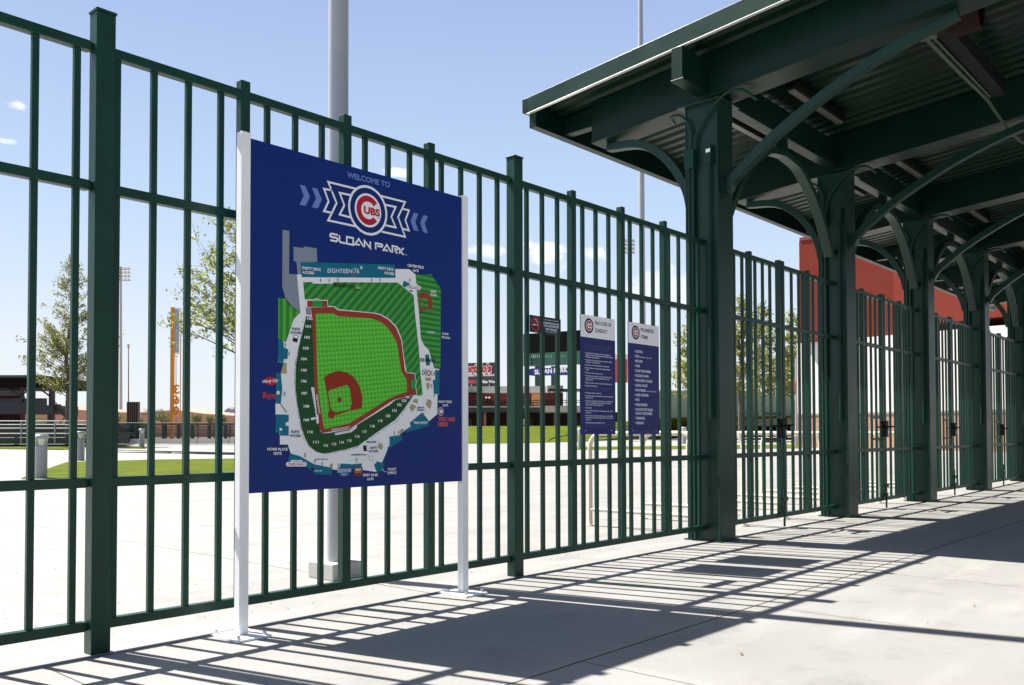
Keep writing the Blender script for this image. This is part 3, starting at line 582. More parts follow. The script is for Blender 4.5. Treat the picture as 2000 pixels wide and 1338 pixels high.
poly(m, 'e', [(872, 220), (917, 222), (917, 463), (862, 460), (850, 320), (875, 318)], iT, 4); poly(m, 'e', [(773, 65), (812, 63), (823, 172), (785, 177)], iT, 4); poly(m, 'f', [(1465, 282), (1590, 350), (1555, 420), (1445, 340)], iT, 4)
for k, L in (('b', [(330, 385), (352, 390), (352, 458), (310, 456)]), ('b', [(305, 668), (318, 668), (358, 724), (344, 724)]), ('e', [(773, 292), (840, 300), (825, 332), (778, 328)]), ('e', [(783, 350), (823, 350), (820, 400), (793, 423)]),
             ('e', [(665, 510), (698, 512), (703, 558), (648, 542)]), ('e', [(640, 556), (687, 588), (642, 641), (613, 598)]), ('e', [(800, 510), (838, 530), (835, 580), (818, 616), (777, 562)]), ('e', [(330, 952), (352, 985), (335, 1022), (302, 1005), (300, 968)]),
             ('e', [(545, 806), (566, 830), (522, 868), (520, 830)]), ('b', [(650, 1078), (668, 1074), (668, 1106), (648, 1104)])): poly(m, k, L, iTan, 5)
poly(m, 'f', [(1635, 430), (1690, 415), (1730, 425), (1770, 460), (1795, 540), (1788, 610), (1660, 635), (1648, 620)], iBr, 5); poly(m, 'f', [(1655, 490), (1735, 485), (1742, 605), (1662, 605)], iStH, 6); disc(m, 'f', (1697, 548), 11, iBr, 7, n=14); disc(m, 'f', (1660, 618), 15, iBr, 7, n=14)
stroke(m, 'e', [(158+72, 1105-28), (200+46, 1085), (252, 1105), (246, 1128), (230, 1135), (212, 1125), (208, 1105), (218, 1085)], .35, iK, 6)
# pictograms (people, forks, cups)
for k, x, y in (('f', 508, 280), ('f', 606, 283), ('f', 1093, 276), ('f', 1190, 278), ('b', 342, 258), ('b', 369, 321), ('b', 596, 1080), ('b', 710, 1090), ('b', 1092, 868), ('b', 1122, 862), ('e', 840, 384), ('e', 865, 474)):
    s_ = 1 if k == 'f' else (.62 if k == 'b' else .9)
    disc(m, k, (x, y-18*s_), 5.5*s_, iK, 7, n=10); stroke(m, k, [(x, y-10*s_), (x, y+4*s_)], 2.1*(1 if k != 'b' else .95), iK, 7); stroke(m, k, [(x, y+4*s_), (x, y+22*s_)], 1.1, iK, 7)
for k, x, y, h in (('f', 700, 272, 20), ('f', 710, 272, 20), ('f', 817, 110, 20), ('f', 827, 110, 20), ('f', 1526, 280, 20), ('f', 1536, 280, 20), ('b', 333, 596, 16), ('b', 341, 596, 16), ('b', 474, 1018, 15), ('b', 482, 1018, 15), ('b', 828, 1052, 15), ('b', 836, 1052, 15), ('e', 858, 258, 18), ('e', 867, 258, 18)): stroke(m, k, [(x, y-h), (x, y+h)], .8, iK, 7)
poly(m, 'i', [(510, 82), (568, 98), (550, 178), (494, 160)], iK, 6); poly(m, 'i', [(514, 88), (562, 101), (556, 130), (507, 118)], iW, 7)
poly(m, 'e', [(148, 980), (196, 976), (202, 1030), (158, 1038)], iK, 6); poly(m, 'e', [(182, 982), (194, 980), (198, 1026), (186, 1028)], iW, 7)
poly(m, 'f', [(962, 120), (988, 122), (986, 150), (964, 148)], iW, 6); poly(m, 'f', [(965, 132), (986, 134), (985, 140), (965, 138)], iT, 7); poly(m, 'b', [(303, 830), (320, 832), (320, 850), (303, 848)], iW, 6)
# small emblems
disc(m, 'b', (240, 508), 30, iR, 6, aspect=1.65); st(m, 'b', 'Windy City', (186, 522), (296, 512), 22, iW, 8, .02, .3)
disc(m, 'b', (293, 588), 13, iW, 6); st(m, 'b', 'S', (183, 622), (210, 622), 38, ink((206, 70, 50)), 8, .05, .2); st(m, 'b', 'HOW', (208, 621), (283, 623), 24, ink((206, 70, 50)), 8, .05, .2)
st(m, 'b', 'BASEBALL BAR', (216, 632), (280, 633), 6, iG, 8)
def pill(k, x0, x1, y0, y1, mt, lay):
    r = (y1-y0)/2; P = [(x0+r-r*math.cos(a), (y0+y1)/2-r*math.sin(a)) for a in [math.pi*(-.5+i/8) for i in range(9)]]
    P = [(x0+r-r*math.cos(R_(a)), (y0+y1)/2+r*math.sin(R_(a))) for a in range(-90, 91, 20)]+[(x1-r+r*math.cos(R_(a)), (y0+y1)/2+r*math.sin(R_(a))) for a in range(90, -91, -20)]
    poly(m, k, P, mt, lay)
pill('b', 347, 489, 1064, 1096, iW, 6); pill('b', 380, 460, 1052, 1063, iW, 6); st(m, 'b', 'CHICAGO', (358, 1091), (479, 1088), 21, iR, 8)
st(m, 'b', 'A TASTE OF', (398, 1062), (442, 1062), 6, iK, 8)
pill('f', 1483, 1660, 340, 392, iW, 6); pill('f', 1530, 1622, 318, 338, iW, 5); pill('f', 1560, 1600, 394, 408, iW, 5); st(m, 'f', 'CHICAGO', (1494, 372), (1650, 386), 32, iR, 8)
disc(m, 'b', (748, 1138), 28, iBl2, 6, aspect=1.75); poly(m, 'b', [(700, 1108), (796, 1104), (796, 1132), (700, 1136)], iBl2, 7); st(m, 'b', 'RENDEZVOUS PARK', (702, 1138), (796, 1134), 26, iW, 9); st(m, 'b', 'GRILL', (728, 1156), (770, 1154), 11, iW, 9)
poly(m, 'b', [(843, 1090), (856, 1100), (872, 1104), (872, 1120), (880, 1130), (872, 1142), (870, 1156), (855, 1160), (843, 1172), (832, 1160), (816, 1156), (816, 1142), (807, 1130), (816, 1118), (816, 1104), (830, 1102)], iBrn, 6); poly(m, 'b', [(818, 1128), (870, 1126), (870, 1140), (818, 1142)], ink((180, 110, 70)), 7); st(m, 'b', 'MESA', (823, 1126), (866, 1122), 17, iW, 9, .03)
stroke(m, 'b', [(515, 1115), (541, 1115)], 2.2, iK, 7); stroke(m, 'b', [(528, 1102), (528, 1130)], 2.2, iK, 7)
disc(m, 'e', (929, 636), 42, iW, 6, aspect=1); disc(m, 'e', (929, 636), 38, iBlu, 7); disc(m, 'e', (929, 636), 28, iW, 8); disc(m, 'e', (929, 636), 24, iR, 9, 40, 320, .55)
st(m, 'f', 'Budweiser', (850, 236), (922, 228), 18, ink((200, 80, 60)), 8, .02, .3)
poly(m, 'f', [(918, 342), (962, 346), (964, 352), (918, 350)], ink((200, 170, 120)), 6); poly(m, 'f', [(918, 362), (964, 366), (964, 372), (918, 370)], iW, 6); poly(m, 'f', [(918, 380), (964, 386), (960, 394), (920, 388)], iK, 6)
stroke(m, 'e', [(778, 614), (778, 668)], .4, iK, 6); stroke(m, 'e', [(762, 614), (778, 614)], .4, iK, 6); stroke(m, 'e', [(340, 1215), (366, 1242), (388, 1242)], .7, iW, 6); stroke(m, 'e', [(288, 942), (300, 942), (318, 960)], .4, iK, 6); stroke(m, 'e', [(184, 1070), (200, 1075), (214, 1092)], .4, iK, 6)
bld(m, 'park_map')
m = MB()   # wordmark
st(m, 's', 'WELCOME TO', (677.5, 345.8), (761.5, 366.2), 10.8, iLB, 2, .03)
bld(m, 'welcome_line'); m = MB()
for L in ([(665, 927), (585, 909), (568, 918), (566, 940), (580, 950), (650, 966), (662, 978), (660, 1000), (645, 1010), (566, 993)], [(686, 930), (687, 1005), (700, 1021), (768, 1036)], [(782, 950), (866, 968), (866, 1056), (782, 1038)],
          [(880, 1058), (938, 978), (1003, 1082)], [(904, 1046), (950, 1058)], [(1013, 1084), (1013, 1002), (1088, 1098), (1088, 1012)], [(1158, 1114), (1158, 1032), (1235, 1048), (1248, 1062), (1238, 1080), (1180, 1070)],
          [(1250, 1134), (1305, 1054), (1358, 1150)], [(1272, 1122), (1315, 1132)], [(1375, 1158), (1375, 1068), (1442, 1084), (1452, 1100), (1440, 1116), (1398, 1110)], [(1400, 1112), (1440, 1170)], [(1470, 1092), (1470, 1172)], [(1524, 1098), (1478, 1136), (1522, 1184)]):
    stroke(m, 'c', L, 3.2, iW, 2, closed=(len(L) == 4 and L[0] == (782, 950)))
st(m, 'c', 'TM', (1534, 1188), (1564, 1194), 14, iW, 2)
bld(m, 'wordmark'); m = Multi()
for n_, x, y in ((100, 511, 78), (101, 500, 132), (102, 493, 207), (103, 484, 282), (104, 471, 356), (105, 471, 433), (106, 471, 508), (107, 474, 592), (108, 488, 681), (109, 488, 776), (110, 513, 858), (111, 553, 928), (112, 622, 951), (113, 678, 941), (114, 730, 929), (115, 783, 917), (116, 838, 888), (117, 888, 856), (118, 942, 818), (119, 996, 782), (120, 1050, 747), (121, 1094, 710), (122, 1128, 671), (123, 1160, 643), (124, 1184, 619)):
    wd = 19 if n_ < 112 else (15 if n_ < 124 else 13); st(m, 'b', str(n_), (x-wd, y+8), (x+wd, y+9), 18, iW, 10, .035)
bld(m, 'section_number'); m = Multi()
T = [('b', 'SUITE', 388, 155, 444, 160, 17, iN), ('b', 'ACCESS', 377, 180, 455, 186, 17, iN), ('b', 'SUITE', 384, 864, 440, 866, 17, iN), ('b', 'ACCESS', 373, 890, 450, 893, 17, iN), ('b', 'HOME PLATE', 218, 985, 358, 986, 19, iW), ('b', 'GATE', 261, 1014, 317, 1015, 19, iW),
     ('b', 'SUITE', 926, 975, 972, 973, 15, iN), ('b', 'ACCESS', 918, 999, 983, 997, 15, iN), ('b', 'MARQUEE', 902, 933, 968, 932, 12, iN), ('b', 'INFORMATION', 798, 1021, 897, 1020, 11, iN), ('b', 'GUEST SERVICES', 548, 1050, 634, 1050, 8, iN), ('b', 'FIRST AID', 545, 1130, 595, 1130, 9, iW),
     ('b', 'FIRST BASE', 877, 1164, 979, 1161, 18, iW), ('b', 'GATE', 904, 1191, 950, 1189, 17, iW), ('b', 'TICKET', 1046, 1123, 1106, 1121, 17, iW), ('b', 'OFFICE', 1045, 1149, 1106, 1146, 17, iW), ('b', 'TEAM SHOP', 1223, 802, 1320, 802, 17, iW), ('b', 'LINE-UP', 1250, 697, 1298, 696, 12, iN), ('b', 'BOARD', 1251, 714, 1296, 713, 12, iN),
     ('b', 'RIGHT FIELD', 1398, 657, 1488, 658, 16, iW), ('b', 'GATE', 1424, 682, 1462, 682, 15, iW), ('b', 'FOOD', 1423, 190, 1465, 192, 15, iW), ('b', 'TRUCKS', 1416, 213, 1475, 219, 15, iW), ('b', 'PICNIC', 1320, 178, 1372, 181, 13, iW), ('b', 'DOS GRINGOS', 1268, 374, 1372, 377, 24, iK),
     ('b', 'DE', 1285, 466, 1314, 468, 34, iK), ('b', 'C', 1315, 472, 1338, 472, 40, iR), ('b', 'K', 1338, 468, 1356, 468, 32, iK), ('b', 'ON', 1297, 431, 1312, 432, 9, iG), ('b', 'VISITOR DUGOUT', 659, 851, 785, 830, 13, iW), ('b', '?', 542, 1070, 552, 1070, 20, iK),
     ('f', 'PARTY DECK', 296, 150, 515, 172, 32, iW), ('f', 'ACCESS', 296, 200, 434, 210, 30, iW), ('f', 'EIGHTEEN', 588, 192, 868, 198, 52, iW), ('f', '76', 892, 198, 950, 200, 58, iW), ('f', 'PARTY DECK', 1168, 148, 1350, 172, 30, iW), ('f', 'ACCESS', 1238, 205, 1352, 222, 30, iW),
     ('f', 'CENTER FIELD', 1506, 120, 1692, 146, 30, iW), ('f', 'GATE', 1566, 178, 1634, 184, 28, iW), ('f', 'KIDS', 1772, 418, 1832, 422, 28, iW), ('f', 'ZONE', 1768, 458, 1838, 464, 28, iW), ('f', 'BURGER', 664, 352, 812, 364, 42, ink((40, 52, 24))), ('f', 'PRIME', 818, 372, 908, 392, 54, ink((40, 52, 24)))]
for k, s_, xa, ya, xb, yb, h, c in T: st(m, k, s_, (xa, ya), (xb, yb), h, c, 11, .0 if s_ in ('EIGHTEEN', '76', 'PRIME', 'DE', 'K', 'ON') else .028)
m.merge = True; stroke(m, 'f', [(879, 142), (880, 204)], .5, iW, 11); m.merge = False
for s_, xa, ya, xb, yb in (('YOU ARE', 902, 728, 1070, 732), ('HERE', 902, 780, 1002, 782)):
    st(m, 'e', s_, (xa-2, ya+1), (xb+2, yb+1), 37, iPink, 10, .07); m.merge = True; st(m, 'e', s_, (xa, ya), (xb, yb), 35, iR, 11, .01); m.merge = False
zc = Z('b'); A = S(*zc((553, 598)), 11); E_ = S(*zc((572, 734)), 11); H_ = (S(*zc((566, 598)), 11).x-A.x)*.95
text3(m, 'CUBS DUGOUT', A, E_-A, Vector((H_, 0, 0)), iW, .028)
bld(m, 'place_name')
# ------------------------------------------------------------------ small signs on the fence
YS2 = 4.334
def emblem(mb, C, r, Y):
    def ring(r0, r1, mt, dy, a0=0, a1=360):
        n = 32; st_ = [R_(a0+(a1-a0)*i/n) for i in range(n+1)]
        mb.add([(C[0]+r1*math.cos(a), Y-dy, C[1]+r1*math.sin(a)) for a in st_]+[(C[0]+r0*math.cos(a), Y-dy, C[1]+r0*math.sin(a)) for a in st_], [(i, n+1+i, n+2+i, i+1) for i in range(n)], mt)
    ring(0, r, iN, .0004); ring(0, r*.72, iW, .0008); ring(r*.36, r*.62, iR, .0012, 38, 322)
    text3(mb, 'UBS', Vector((C[0]-r*.14, Y-.0016, C[1]-r*.13)), Vector((r*.74, 0, 0)), Vector((0, 0, r*.26)), iR, .05)
def ft(mb, s, x, z, wd, h, mt, bold=.02, Y=None): text3(mb, s, Vector((x, (Y or YS2)-.0014, z)), Vector((wd, 0, 0)), Vector((0, 0, h)), mt, bold)
def flat(mb, x0, x1, z0, z1, mt, dy=.0005): mb.add([(x0, YS2-dy, z0), (x1, YS2-dy, z0), (x1, YS2-dy, z1), (x0, YS2-dy, z1)], [(0, 1, 2, 3)], mt)
iNv2 = ink((32, 38, 104)); iFaint = ink((74, 84, 140)); iLt = ink((214, 218, 232))
def rules(x0, x1, z0, z1, lab, head, head_w):
    t = thing('rules_sign', lab, 'sign', ((x0+x1)/2, YS2, z0), 'rules signs on the fence'); o = Vector(t.location)
    bld(B(x0, x1, YS2, YS2+.006, z0, z1, iNv2), 'panel', t, o)
    m = MB(); zh = z1-(z1-z0)*.187; flat(m, x0+.001, x1-.001, zh, z1-.001, iW); emblem(m, (x0+.115, (zh+z1)/2+.005), .062, YS2-.0006)
    for i, (s_, w_) in enumerate(zip(head, head_w)): ft(m, s_, x0+.195, (zh+z1)/2+.022-.062*i, w_, .032, iN, .02)
    bld(m, 'header', t, o)
    m = MB()
    for zz in (z0+.03, z1-.02):
        for xx in (x0+.06, x1-.06): m.tube([(xx, YS2-.004, zz), (xx, YS2+.001, zz)], .005, STEELB, 8)
    bld(m, 'rivet', t, o)
    return t, o, zh
t, o, zh = rules(5.724, 6.210, 1.048, 2.022, 'tall navy and white sign headed FAN CODE OF CONDUCT', ['FAN CODE OF', 'CONDUCT'], (.235, .175))
m = Multi(); x = 5.775; wd = .40
LN = [(0, 'Guests are expected to treat other guests and staff with respect. The', 1, .98), (0, 'following conduct is prohibited in the park and may result in', 1, .93), (0, 'ejection, arrest and the loss of season ticket privileges:', 1, .84), (0, '', 0, 0),
      (1, 'Unruly behavior including but not limited to foul/abusive', 0, .92), (2, 'language or obscene, threatening gestures, fighting, assaulting', 0, 1), (2, 'or making threatening remarks', 0, .5), (1, 'Intoxication or other signs of impairment related to alcohol', 0, .97), (2, 'consumption or any illegal drug', 0, .52), (1, 'Smoking in any form, including electronic cigarettes', 0, .86),
      (1, 'Display of offensive or inappropriate language, clothing,', 0, .9), (2, 'or signs', 0, .12), (1, 'Obscene or indecent clothing or signs', 0, .62), (1, 'Any disruption of the game or event, including throwing of', 0, .97), (2, 'objects or trespassing on the playing field or in other', 0, .88), (2, 'restricted areas', 0, .27), (1, 'Sitting in a location other than the guest\'s ticketed seat; or', 0, .97), (1, 'Entering the field of play', 0, .42),
      (0, 'FURTHERMORE, AUTHORIZED STAFF MAY REFUSE ENTRY', 1, 1), (0, 'TO ANY GUEST SUSPECTED OF THE FOLLOWING:', 1, .76), (1, 'Possessing a weapon of any kind', 0, .56), (1, 'Possessing substances prohibited by the Arizona Controlled', 0, 1), (2, 'Substances Act', 0, .27), (1, 'Selling food, beverages, promotional items or merchandise of', 0, 1), (2, 'any kind or reselling of event tickets without the express', 0, .93), (2, 'written consent of the Chicago Cubs', 0, .62),
      (1, 'Panhandling', 0, .22), (1, 'Failure to follow the direction or reasonable requests of Cubs', 0, 1), (2, 'Associates', 0, .19), (1, 'Wearing masks or costumes which obscure or cover the face', 0, 1), (2, 'beyond its use of a promotion approved by Cubs in writing in', 0, 1), (2, 'advance; or', 0, .2), (1, 'Violating any/all posted ballpark rules', 0, .7), (0, 'VIOLATORS MAY BE REMOVED FROM THE BALLPARK', 1, .95), (0, 'WITHOUT REFUND AND MAY BE SUBJECT TO ARREST', 1, .7)]
z = zh-.065
for kd, s_, faint, fr in LN:
    if kd == 1: z -= .0075
    if s_:
        ft(m, s_, x+(.012 if kd else 0), z, (wd-.012 if kd else wd)*fr*.99, .0098, iFaint if faint else iLt, .035)
        m.merge = True
        if kd == 1: flat(m, x-.002, x+.003, z+.003, z+.008, iLt, .001)
        m.merge = False
    z -= .0166 if s_ else .010
bld(m, 'text_line', t, o)
t, o, zh = rules(6.407, 6.900, 1.048, 2.024, 'tall navy and white sign headed PROHIBITED ITEMS', ['PROHIBITED', 'ITEMS'], (.215, .115))
m = Multi(); x = 6.515; z = zh-.078
for s_, wd in (('ALCOHOL', .115), ('BAGS', .058), ('BROOMS', .11), ('CANS', .068), ('GLASS CONTAINERS', .245), ('FOLDING CHAIRS', .21), ('HARD-SIDED COOLERS', .27), ('ILLEGAL DRUGS', .19), ('INFLATABLES', .16), ('LASER POINTERS', .205), ('NETS', .06), ('NOISE MAKERS', .185), ('NON-FACTORY SEALED', .275), ('PLASTIC CONTAINERS', .265), ('THERMOSES', .145), ('WEAPONS', .125)):
    ft(m, s_, x, z, wd, .0225, iLt, .04)
    m.merge = True
    if s_[0:4] != 'PLAS': flat(m, x-.018, x-.011, z+.008, z+.015, iLt, .001)
    if s_ == 'BAGS': ft(m, '(EXCEEDING 16" X 16" X 8")', x+.068, z, .19, .0105, iLt, .03)
    if s_ == 'INFLATABLES': ft(m, '(SUCH AS BEACH BALLS)', x+.17, z, .165, .0105, iLt, .03)
    m.merge = False; z -= .034 if s_ == 'NON-FACTORY SEALED' else .0425
z -= .018
for s_, fr in (('Items prohibited in the ballpark may not be stored at the gates.', 1), ('All guests and their belongings are subject to search on entry,', 1), ('and any guest may decline to be searched but may be denied', .95), ('entry. The ballpark is not responsible for items left at gates', 1), ('or discarded. Visit guest services inside the ballpark with', .95), ('any questions about these items.', .45)):
    ft(m, s_, 6.465, z, .385*fr, .0085, iFaint, .03); z -= .0185
bld(m, 'text_line', t, o)
t = thing('no_smoking_sign', 'small dark no smoking sign fixed to the fence pickets', 'sign', (5.28, YS2, 1.83)); o = Vector(t.location)
DKG = ink((26, 52, 50))
def zz_(x, y): p_ = aY(x, y, YS2); return p_.x, p_.z
bld(B(5.094, 5.468, YS2, YS2+.005, 1.823, 1.953, DKG), 'panel', t, o)
m = MB(); cx_, cz_ = 5.158, 1.889
nn = 30; a_ = [2*math.pi*i/nn for i in range(nn+1)]
m.add([(cx_+.055*math.cos(a), YS2-.001, cz_+.055*math.sin(a)) for a in a_]+[(cx_+.044*math.cos(a), YS2-.001, cz_+.044*math.sin(a)) for a in a_], [(i, nn+1+i, nn+2+i, i+1) for i in range(nn)], iR)
flat(m, cx_-.032, cx_+.018, cz_-.012, cz_-.003, iW, .0008); flat(m, cx_+.021, cx_+.032, cz_-.012, cz_-.003, iW, .0008)
stroke(m, 's', [Vector((cx_+.026, YS2-.0008, cz_+.002)), Vector((cx_+.03, YS2-.0008, cz_+.016)), Vector((cx_+.012, YS2-.0008, cz_+.02)), Vector((cx_+.008, YS2-.0008, cz_+.034)), Vector((cx_-.008, YS2-.0008, cz_+.036))], 1.3, iW, 0, raw=True)
stroke(m, 's', [Vector((cx_-.035, YS2-.0013, cz_+.035)), Vector((cx_+.035, YS2-.0013, cz_-.035))], 3, iR, 0, raw=True)
bld(m, 'pictogram', t, o)
m = Multi(); xx = 5.252
for s_, wd, h, z_, mt in (('In case of violation or for a complaint', .175, .008, 1.929, iLt), ('smokefreearizona.org', .19, .0155, 1.903, iLt), ('1-877-4-AZNOSMOKE', .185, .018, 1.878, iLt), ('1-877-429-6676', .145, .018, 1.852, iLt), ('Arizona Revised Statute 36-601.01', .14, .006, 1.838, iLt)): ft(m, s_, xx+(.19-wd)/2, z_, wd, h, mt, .035)
bld(m, 'text_line', t, o)

# ------------------------------------------------------------------ plaza furniture
def pipe_arch(X, lab):
    t = thing('queue_rail', lab, 'railing', (X, 5.4, 0), 'queue rails behind the gates')
    y0, y1 = -.67, .68; r = .16; H = 1.055
    P = [(0, y1, 0)]+[(0, y1, H-r)]+[(0, y1-r+r*math.cos(R_(a)), H-r+r*math.sin(R_(a))) for a in range(15, 91, 15)]+[(0, y0+r-r*math.sin(R_(a)), H-r+r*math.cos(R_(a))) for a in range(0, 91, 15)]+[(0, y0, 0)]
    m = MB(); m.tube(P, .027, CREAM, 12); m.build('hoop', t)
    m = MB(); m.tube([(0, y0+.02, .19), (0, y1-.02, .19)], .024, CREAM, 10); m.build('lower_rail', t)
    for y in (y0, y1):
        m = MB(); m.tube([(0, y, 0), (0, y, .012)], .06, CREAM, 12); m.build('foot_flange', t)
    return t
names = ['nearest', 'second nearest', 'third nearest', 'fourth nearest', 'fifth nearest', 'sixth nearest', 'seventh nearest', 'farthest']
q0 = pipe_arch(8.2, 'nearest cream hooped pipe rail, behind the rules signs')
for i in range(1, 8): dup(q0, (1.09*i, 0, 0), '%s of the cream hooped pipe rails behind the gates' % names[i])
def flagpole(x, yb, r0, r1, H, lab, nm='flagpole', P=None, mt=GREYP, base=True, z0=0, cat='pole'):
    P = P or aG(x, yb); t = thing(nm, lab, cat, P)
    m = MB(); m.tube([(0, 0, z0), (0, 0, H)], [r0, r1], mt, 20); m.build('shaft', t)
    return t, P
t, P = flagpole(0, 0, .076, .072, 9.5, 'thick grey pole on a square concrete footing right behind the map sign', P=Vector((4.06, 5.33, 0)), z0=.121)
m = MB(); m.box(-.15, .15, -.15, .15, 0, .12, CONCW); m.build('footing', t, bevel=.008)
m = MB(); m.box(-.078, -.0745, -.03, .03, .75, .98, GREYP); m.build('access_cover', t, bevel=.002)
Pp = aD(1255, 700, 62); t, P = flagpole(0, 0, .25, .15, 38, 'tall slim white pole rising past the canopy edge', P=Vector((Pp.x, Pp.y, .2)), nm='light_pole')
m = MB(); m.tube([(0, 0, 0), (0, 0, .25)], .3, CONCW, 16); m.build('footing', t)
# bollards
def bollard(x, y, lab, h=1.0):
    P = aG(x, y); t = thing('bollard_light', lab, 'bollard', P, 'bollard lights on the plaza')
    m = MB(); m.tube([(0, 0, 0), (0, 0, .74)], .13, BOLL, 20); m.build('shaft', t)
    m = MB(); m.tube([(0, 0, .741), (0, 0, .74+.17)], [.10, .14], mat('lens', (.6, .62, .5), .15), 20); m.build('lens', t)
    m = MB()
    for a in range(4):
        c, s_ = math.cos(a*math.pi/2+.4)*.135, math.sin(a*math.pi/2+.4)*.135; m.tube([(c, s_, .741), (c, s_, .92)], .022, BOLL, 6)
    m.tube([(0, 0, .92), (0, 0, .985), (0, 0, 1.0)], [.155, .155, .12], mat('bollard_cap', (.45, .45, .45), .45, .2), 20); m.build('cap', t)
    return t
bollard(80, 934, 'nearest grey bollard light, left of the tallest near fence post')
for x, y, l in ((157, 900, 'grey bollard light half hidden between pickets, second nearest'), (277, 875, 'grey bollard light in front of the orange foul pole'), (32, 868, 'grey bollard light at far left, in front of the white rail'), (1134, 877, 'grey bollard light left of the fan code sign'), (1336, 867, 'grey bollard light seen just left of the first canopy column')): bollard(x, y, l)
# ------------------------------------------------------------------ vegetation
LEAF = {}
def leafmat(nm, c):
    if nm in LEAF: return LEAF[nm]
    m = bpy.data.materials.new(nm); m.use_nodes = True; t = m.node_tree; b = t.nodes['Principled BSDF']; L = t.links
    b.inputs['Roughness'].default_value = .55
    geo = t.nodes.new('ShaderNodeNewGeometry'); hs = t.nodes.new('ShaderNodeHueSaturation'); hs.inputs['Color'].default_value = (*c, 1)
    r = t.nodes.new('ShaderNodeMapRange'); L.new(geo.outputs['Random Per Island'], r.inputs[0]); r.inputs[3].default_value = .55; r.inputs[4].default_value = 1.6; L.new(r.outputs[0], hs.inputs['Value'])
    r2 = t.nodes.new('ShaderNodeMapRange'); L.new(geo.outputs['Random Per Island'], r2.inputs[0]); r2.inputs[3].default_value = .47; r2.inputs[4].default_value = .52; L.new(r2.outputs[0], hs.inputs['Hue'])
    L.new(hs.outputs[0], b.inputs['Base Color'])
    tr = t.nodes.new('ShaderNodeBsdfTranslucent'); L.new(hs.outputs[0], tr.inputs[0]); mx = t.nodes.new('ShaderNodeMixShader'); mx.inputs[0].default_value = .45
    L.new(b.outputs[0], mx.inputs[1]); L.new(tr.outputs[0], mx.inputs[2]); L.new(mx.outputs[0], t.nodes['Material Output'].inputs[0]); LEAF[nm] = m; return m
def leaves(mb, rng, P, sz, m):
    d1 = Vector((rng.gauss(0, 1), rng.gauss(0, 1), rng.gauss(0, 1))).normalized(); d2 = d1.cross(Vector((rng.gauss(0, 1), rng.gauss(0, 1), rng.gauss(0, 1)))).normalized()
    a = sz*rng.uniform(.6, 1.2); b = a*.5
    mb.add([P-d1*a, P+d2*b, P+d1*a, P-d2*b], [(0, 1, 2, 3)], m)
def tree(seed, base, H, trunk, spread, first, nbr, nleaf, lsz, lab, lc=(.11, .125, .035), shape='cone', group='young plaza trees', nm='tree', r0=.13):
    rng = random.Random(seed); t = thing(nm, lab, 'tree', base, group); m = MB(); lf = MB(); lm = leafmat('leaf_%d_%d' % (int(lc[0]*1000), int(lc[1]*1000)), lc)
    tp = [Vector((0, 0, 0))]; n = 9
    for i in range(1, n+1): tp.append(Vector((rng.uniform(-.05, .05)*i*.5, rng.uniform(-.05, .05)*i*.5, H*.96*i/n)))
    m.tube(tp, [r0*(1-i/n*.88)+.008 for i in range(n+1)], BARK, 8)
    tips = []
    def at(z):
        k = min(n-1, int(z/(H*.96)*n)); f = z/(H*.96)*n-k; return tp[k].lerp(tp[k+1], min(1, f))
    for i in range(nbr):
        f = rng.random()**1.1; z = first+(H*.93-first)*f; a = rng.uniform(0, 6.283)
        if shape == 'cone': L = spread*(1-f)**.75*rng.uniform(.65, 1.12)+.25
        else: L = spread*math.sin(math.pi*min(.98, .18+.8*f))**.6*rng.uniform(.6, 1.1)+.2
        rise = rng.uniform(.45, 1.0)*(1 if shape == 'cone' else .8); S0 = at(z); d = Vector((math.cos(a), math.sin(a), rise)).normalized(); pts = [S0]; q = S0.copy(); steps = 5
        for s_ in range(steps):
            d = (d+Vector((rng.gauss(0, .13), rng.gauss(0, .13), rng.gauss(0, .10)-.02))).normalized(); q = q+d*L/steps; pts.append(q.copy())
        rb = .028*(1-f*.6)*(L/spread*.6+.5); m.tube(pts, [rb*(1-k/steps*.85) for k in range(steps+1)], BARK, 5)
        tips.append((pts, L))
        for s_ in range(int(2+L*2.2)):
            k = rng.randint(1, steps); b0 = pts[k]; dd = (d+Vector((rng.gauss(0, .8), rng.gauss(0, .8), rng.gauss(.2, .5)))).normalized(); l2 = L*rng.uniform(.15, .4)
            p2 = [b0, b0+dd*l2*.5, b0+dd*l2+Vector((0, 0, -.03))]; m.tube(p2, [.009, .006, .003], BARK, 3); tips.append((p2, l2))
    tot = sum(l for _, l in tips)
    for pts, L in tips:
        c = int(nleaf*L/tot)
        cl = [rng.random() for _ in range(max(1, c//9))]
        for _ in range(c):
            u = min(.999, max(.0, (rng.choice(cl)+rng.gauss(0, .06))*.8+.2)); k = int(u*(len(pts)-1)); q = pts[k].lerp(pts[k+1], u*(len(pts)-1)-k)
            leaves(lf, rng, q+Vector((rng.gauss(0, 1), rng.gauss(0, 1), rng.gauss(0, 1)))*.085, lsz, lm)
    m.build('trunk', t); lf.build('crown', t); return t
bt = aG(132, 872); tree(3, bt, 11.3, 0, 2.5, 2.7, 130, 8500, .075, 'young airy tree left of the nearest tall fence post', lc=(.21, .22, .06), r0=.15)
bt = aG(505, 905); tree(8, bt, 8.3, 0, 3.3, 3.0, 120, 9000, .070, 'leafy tree mostly hidden behind the map sign', lc=(.24, .27, .06), r0=.14)
TD = 58
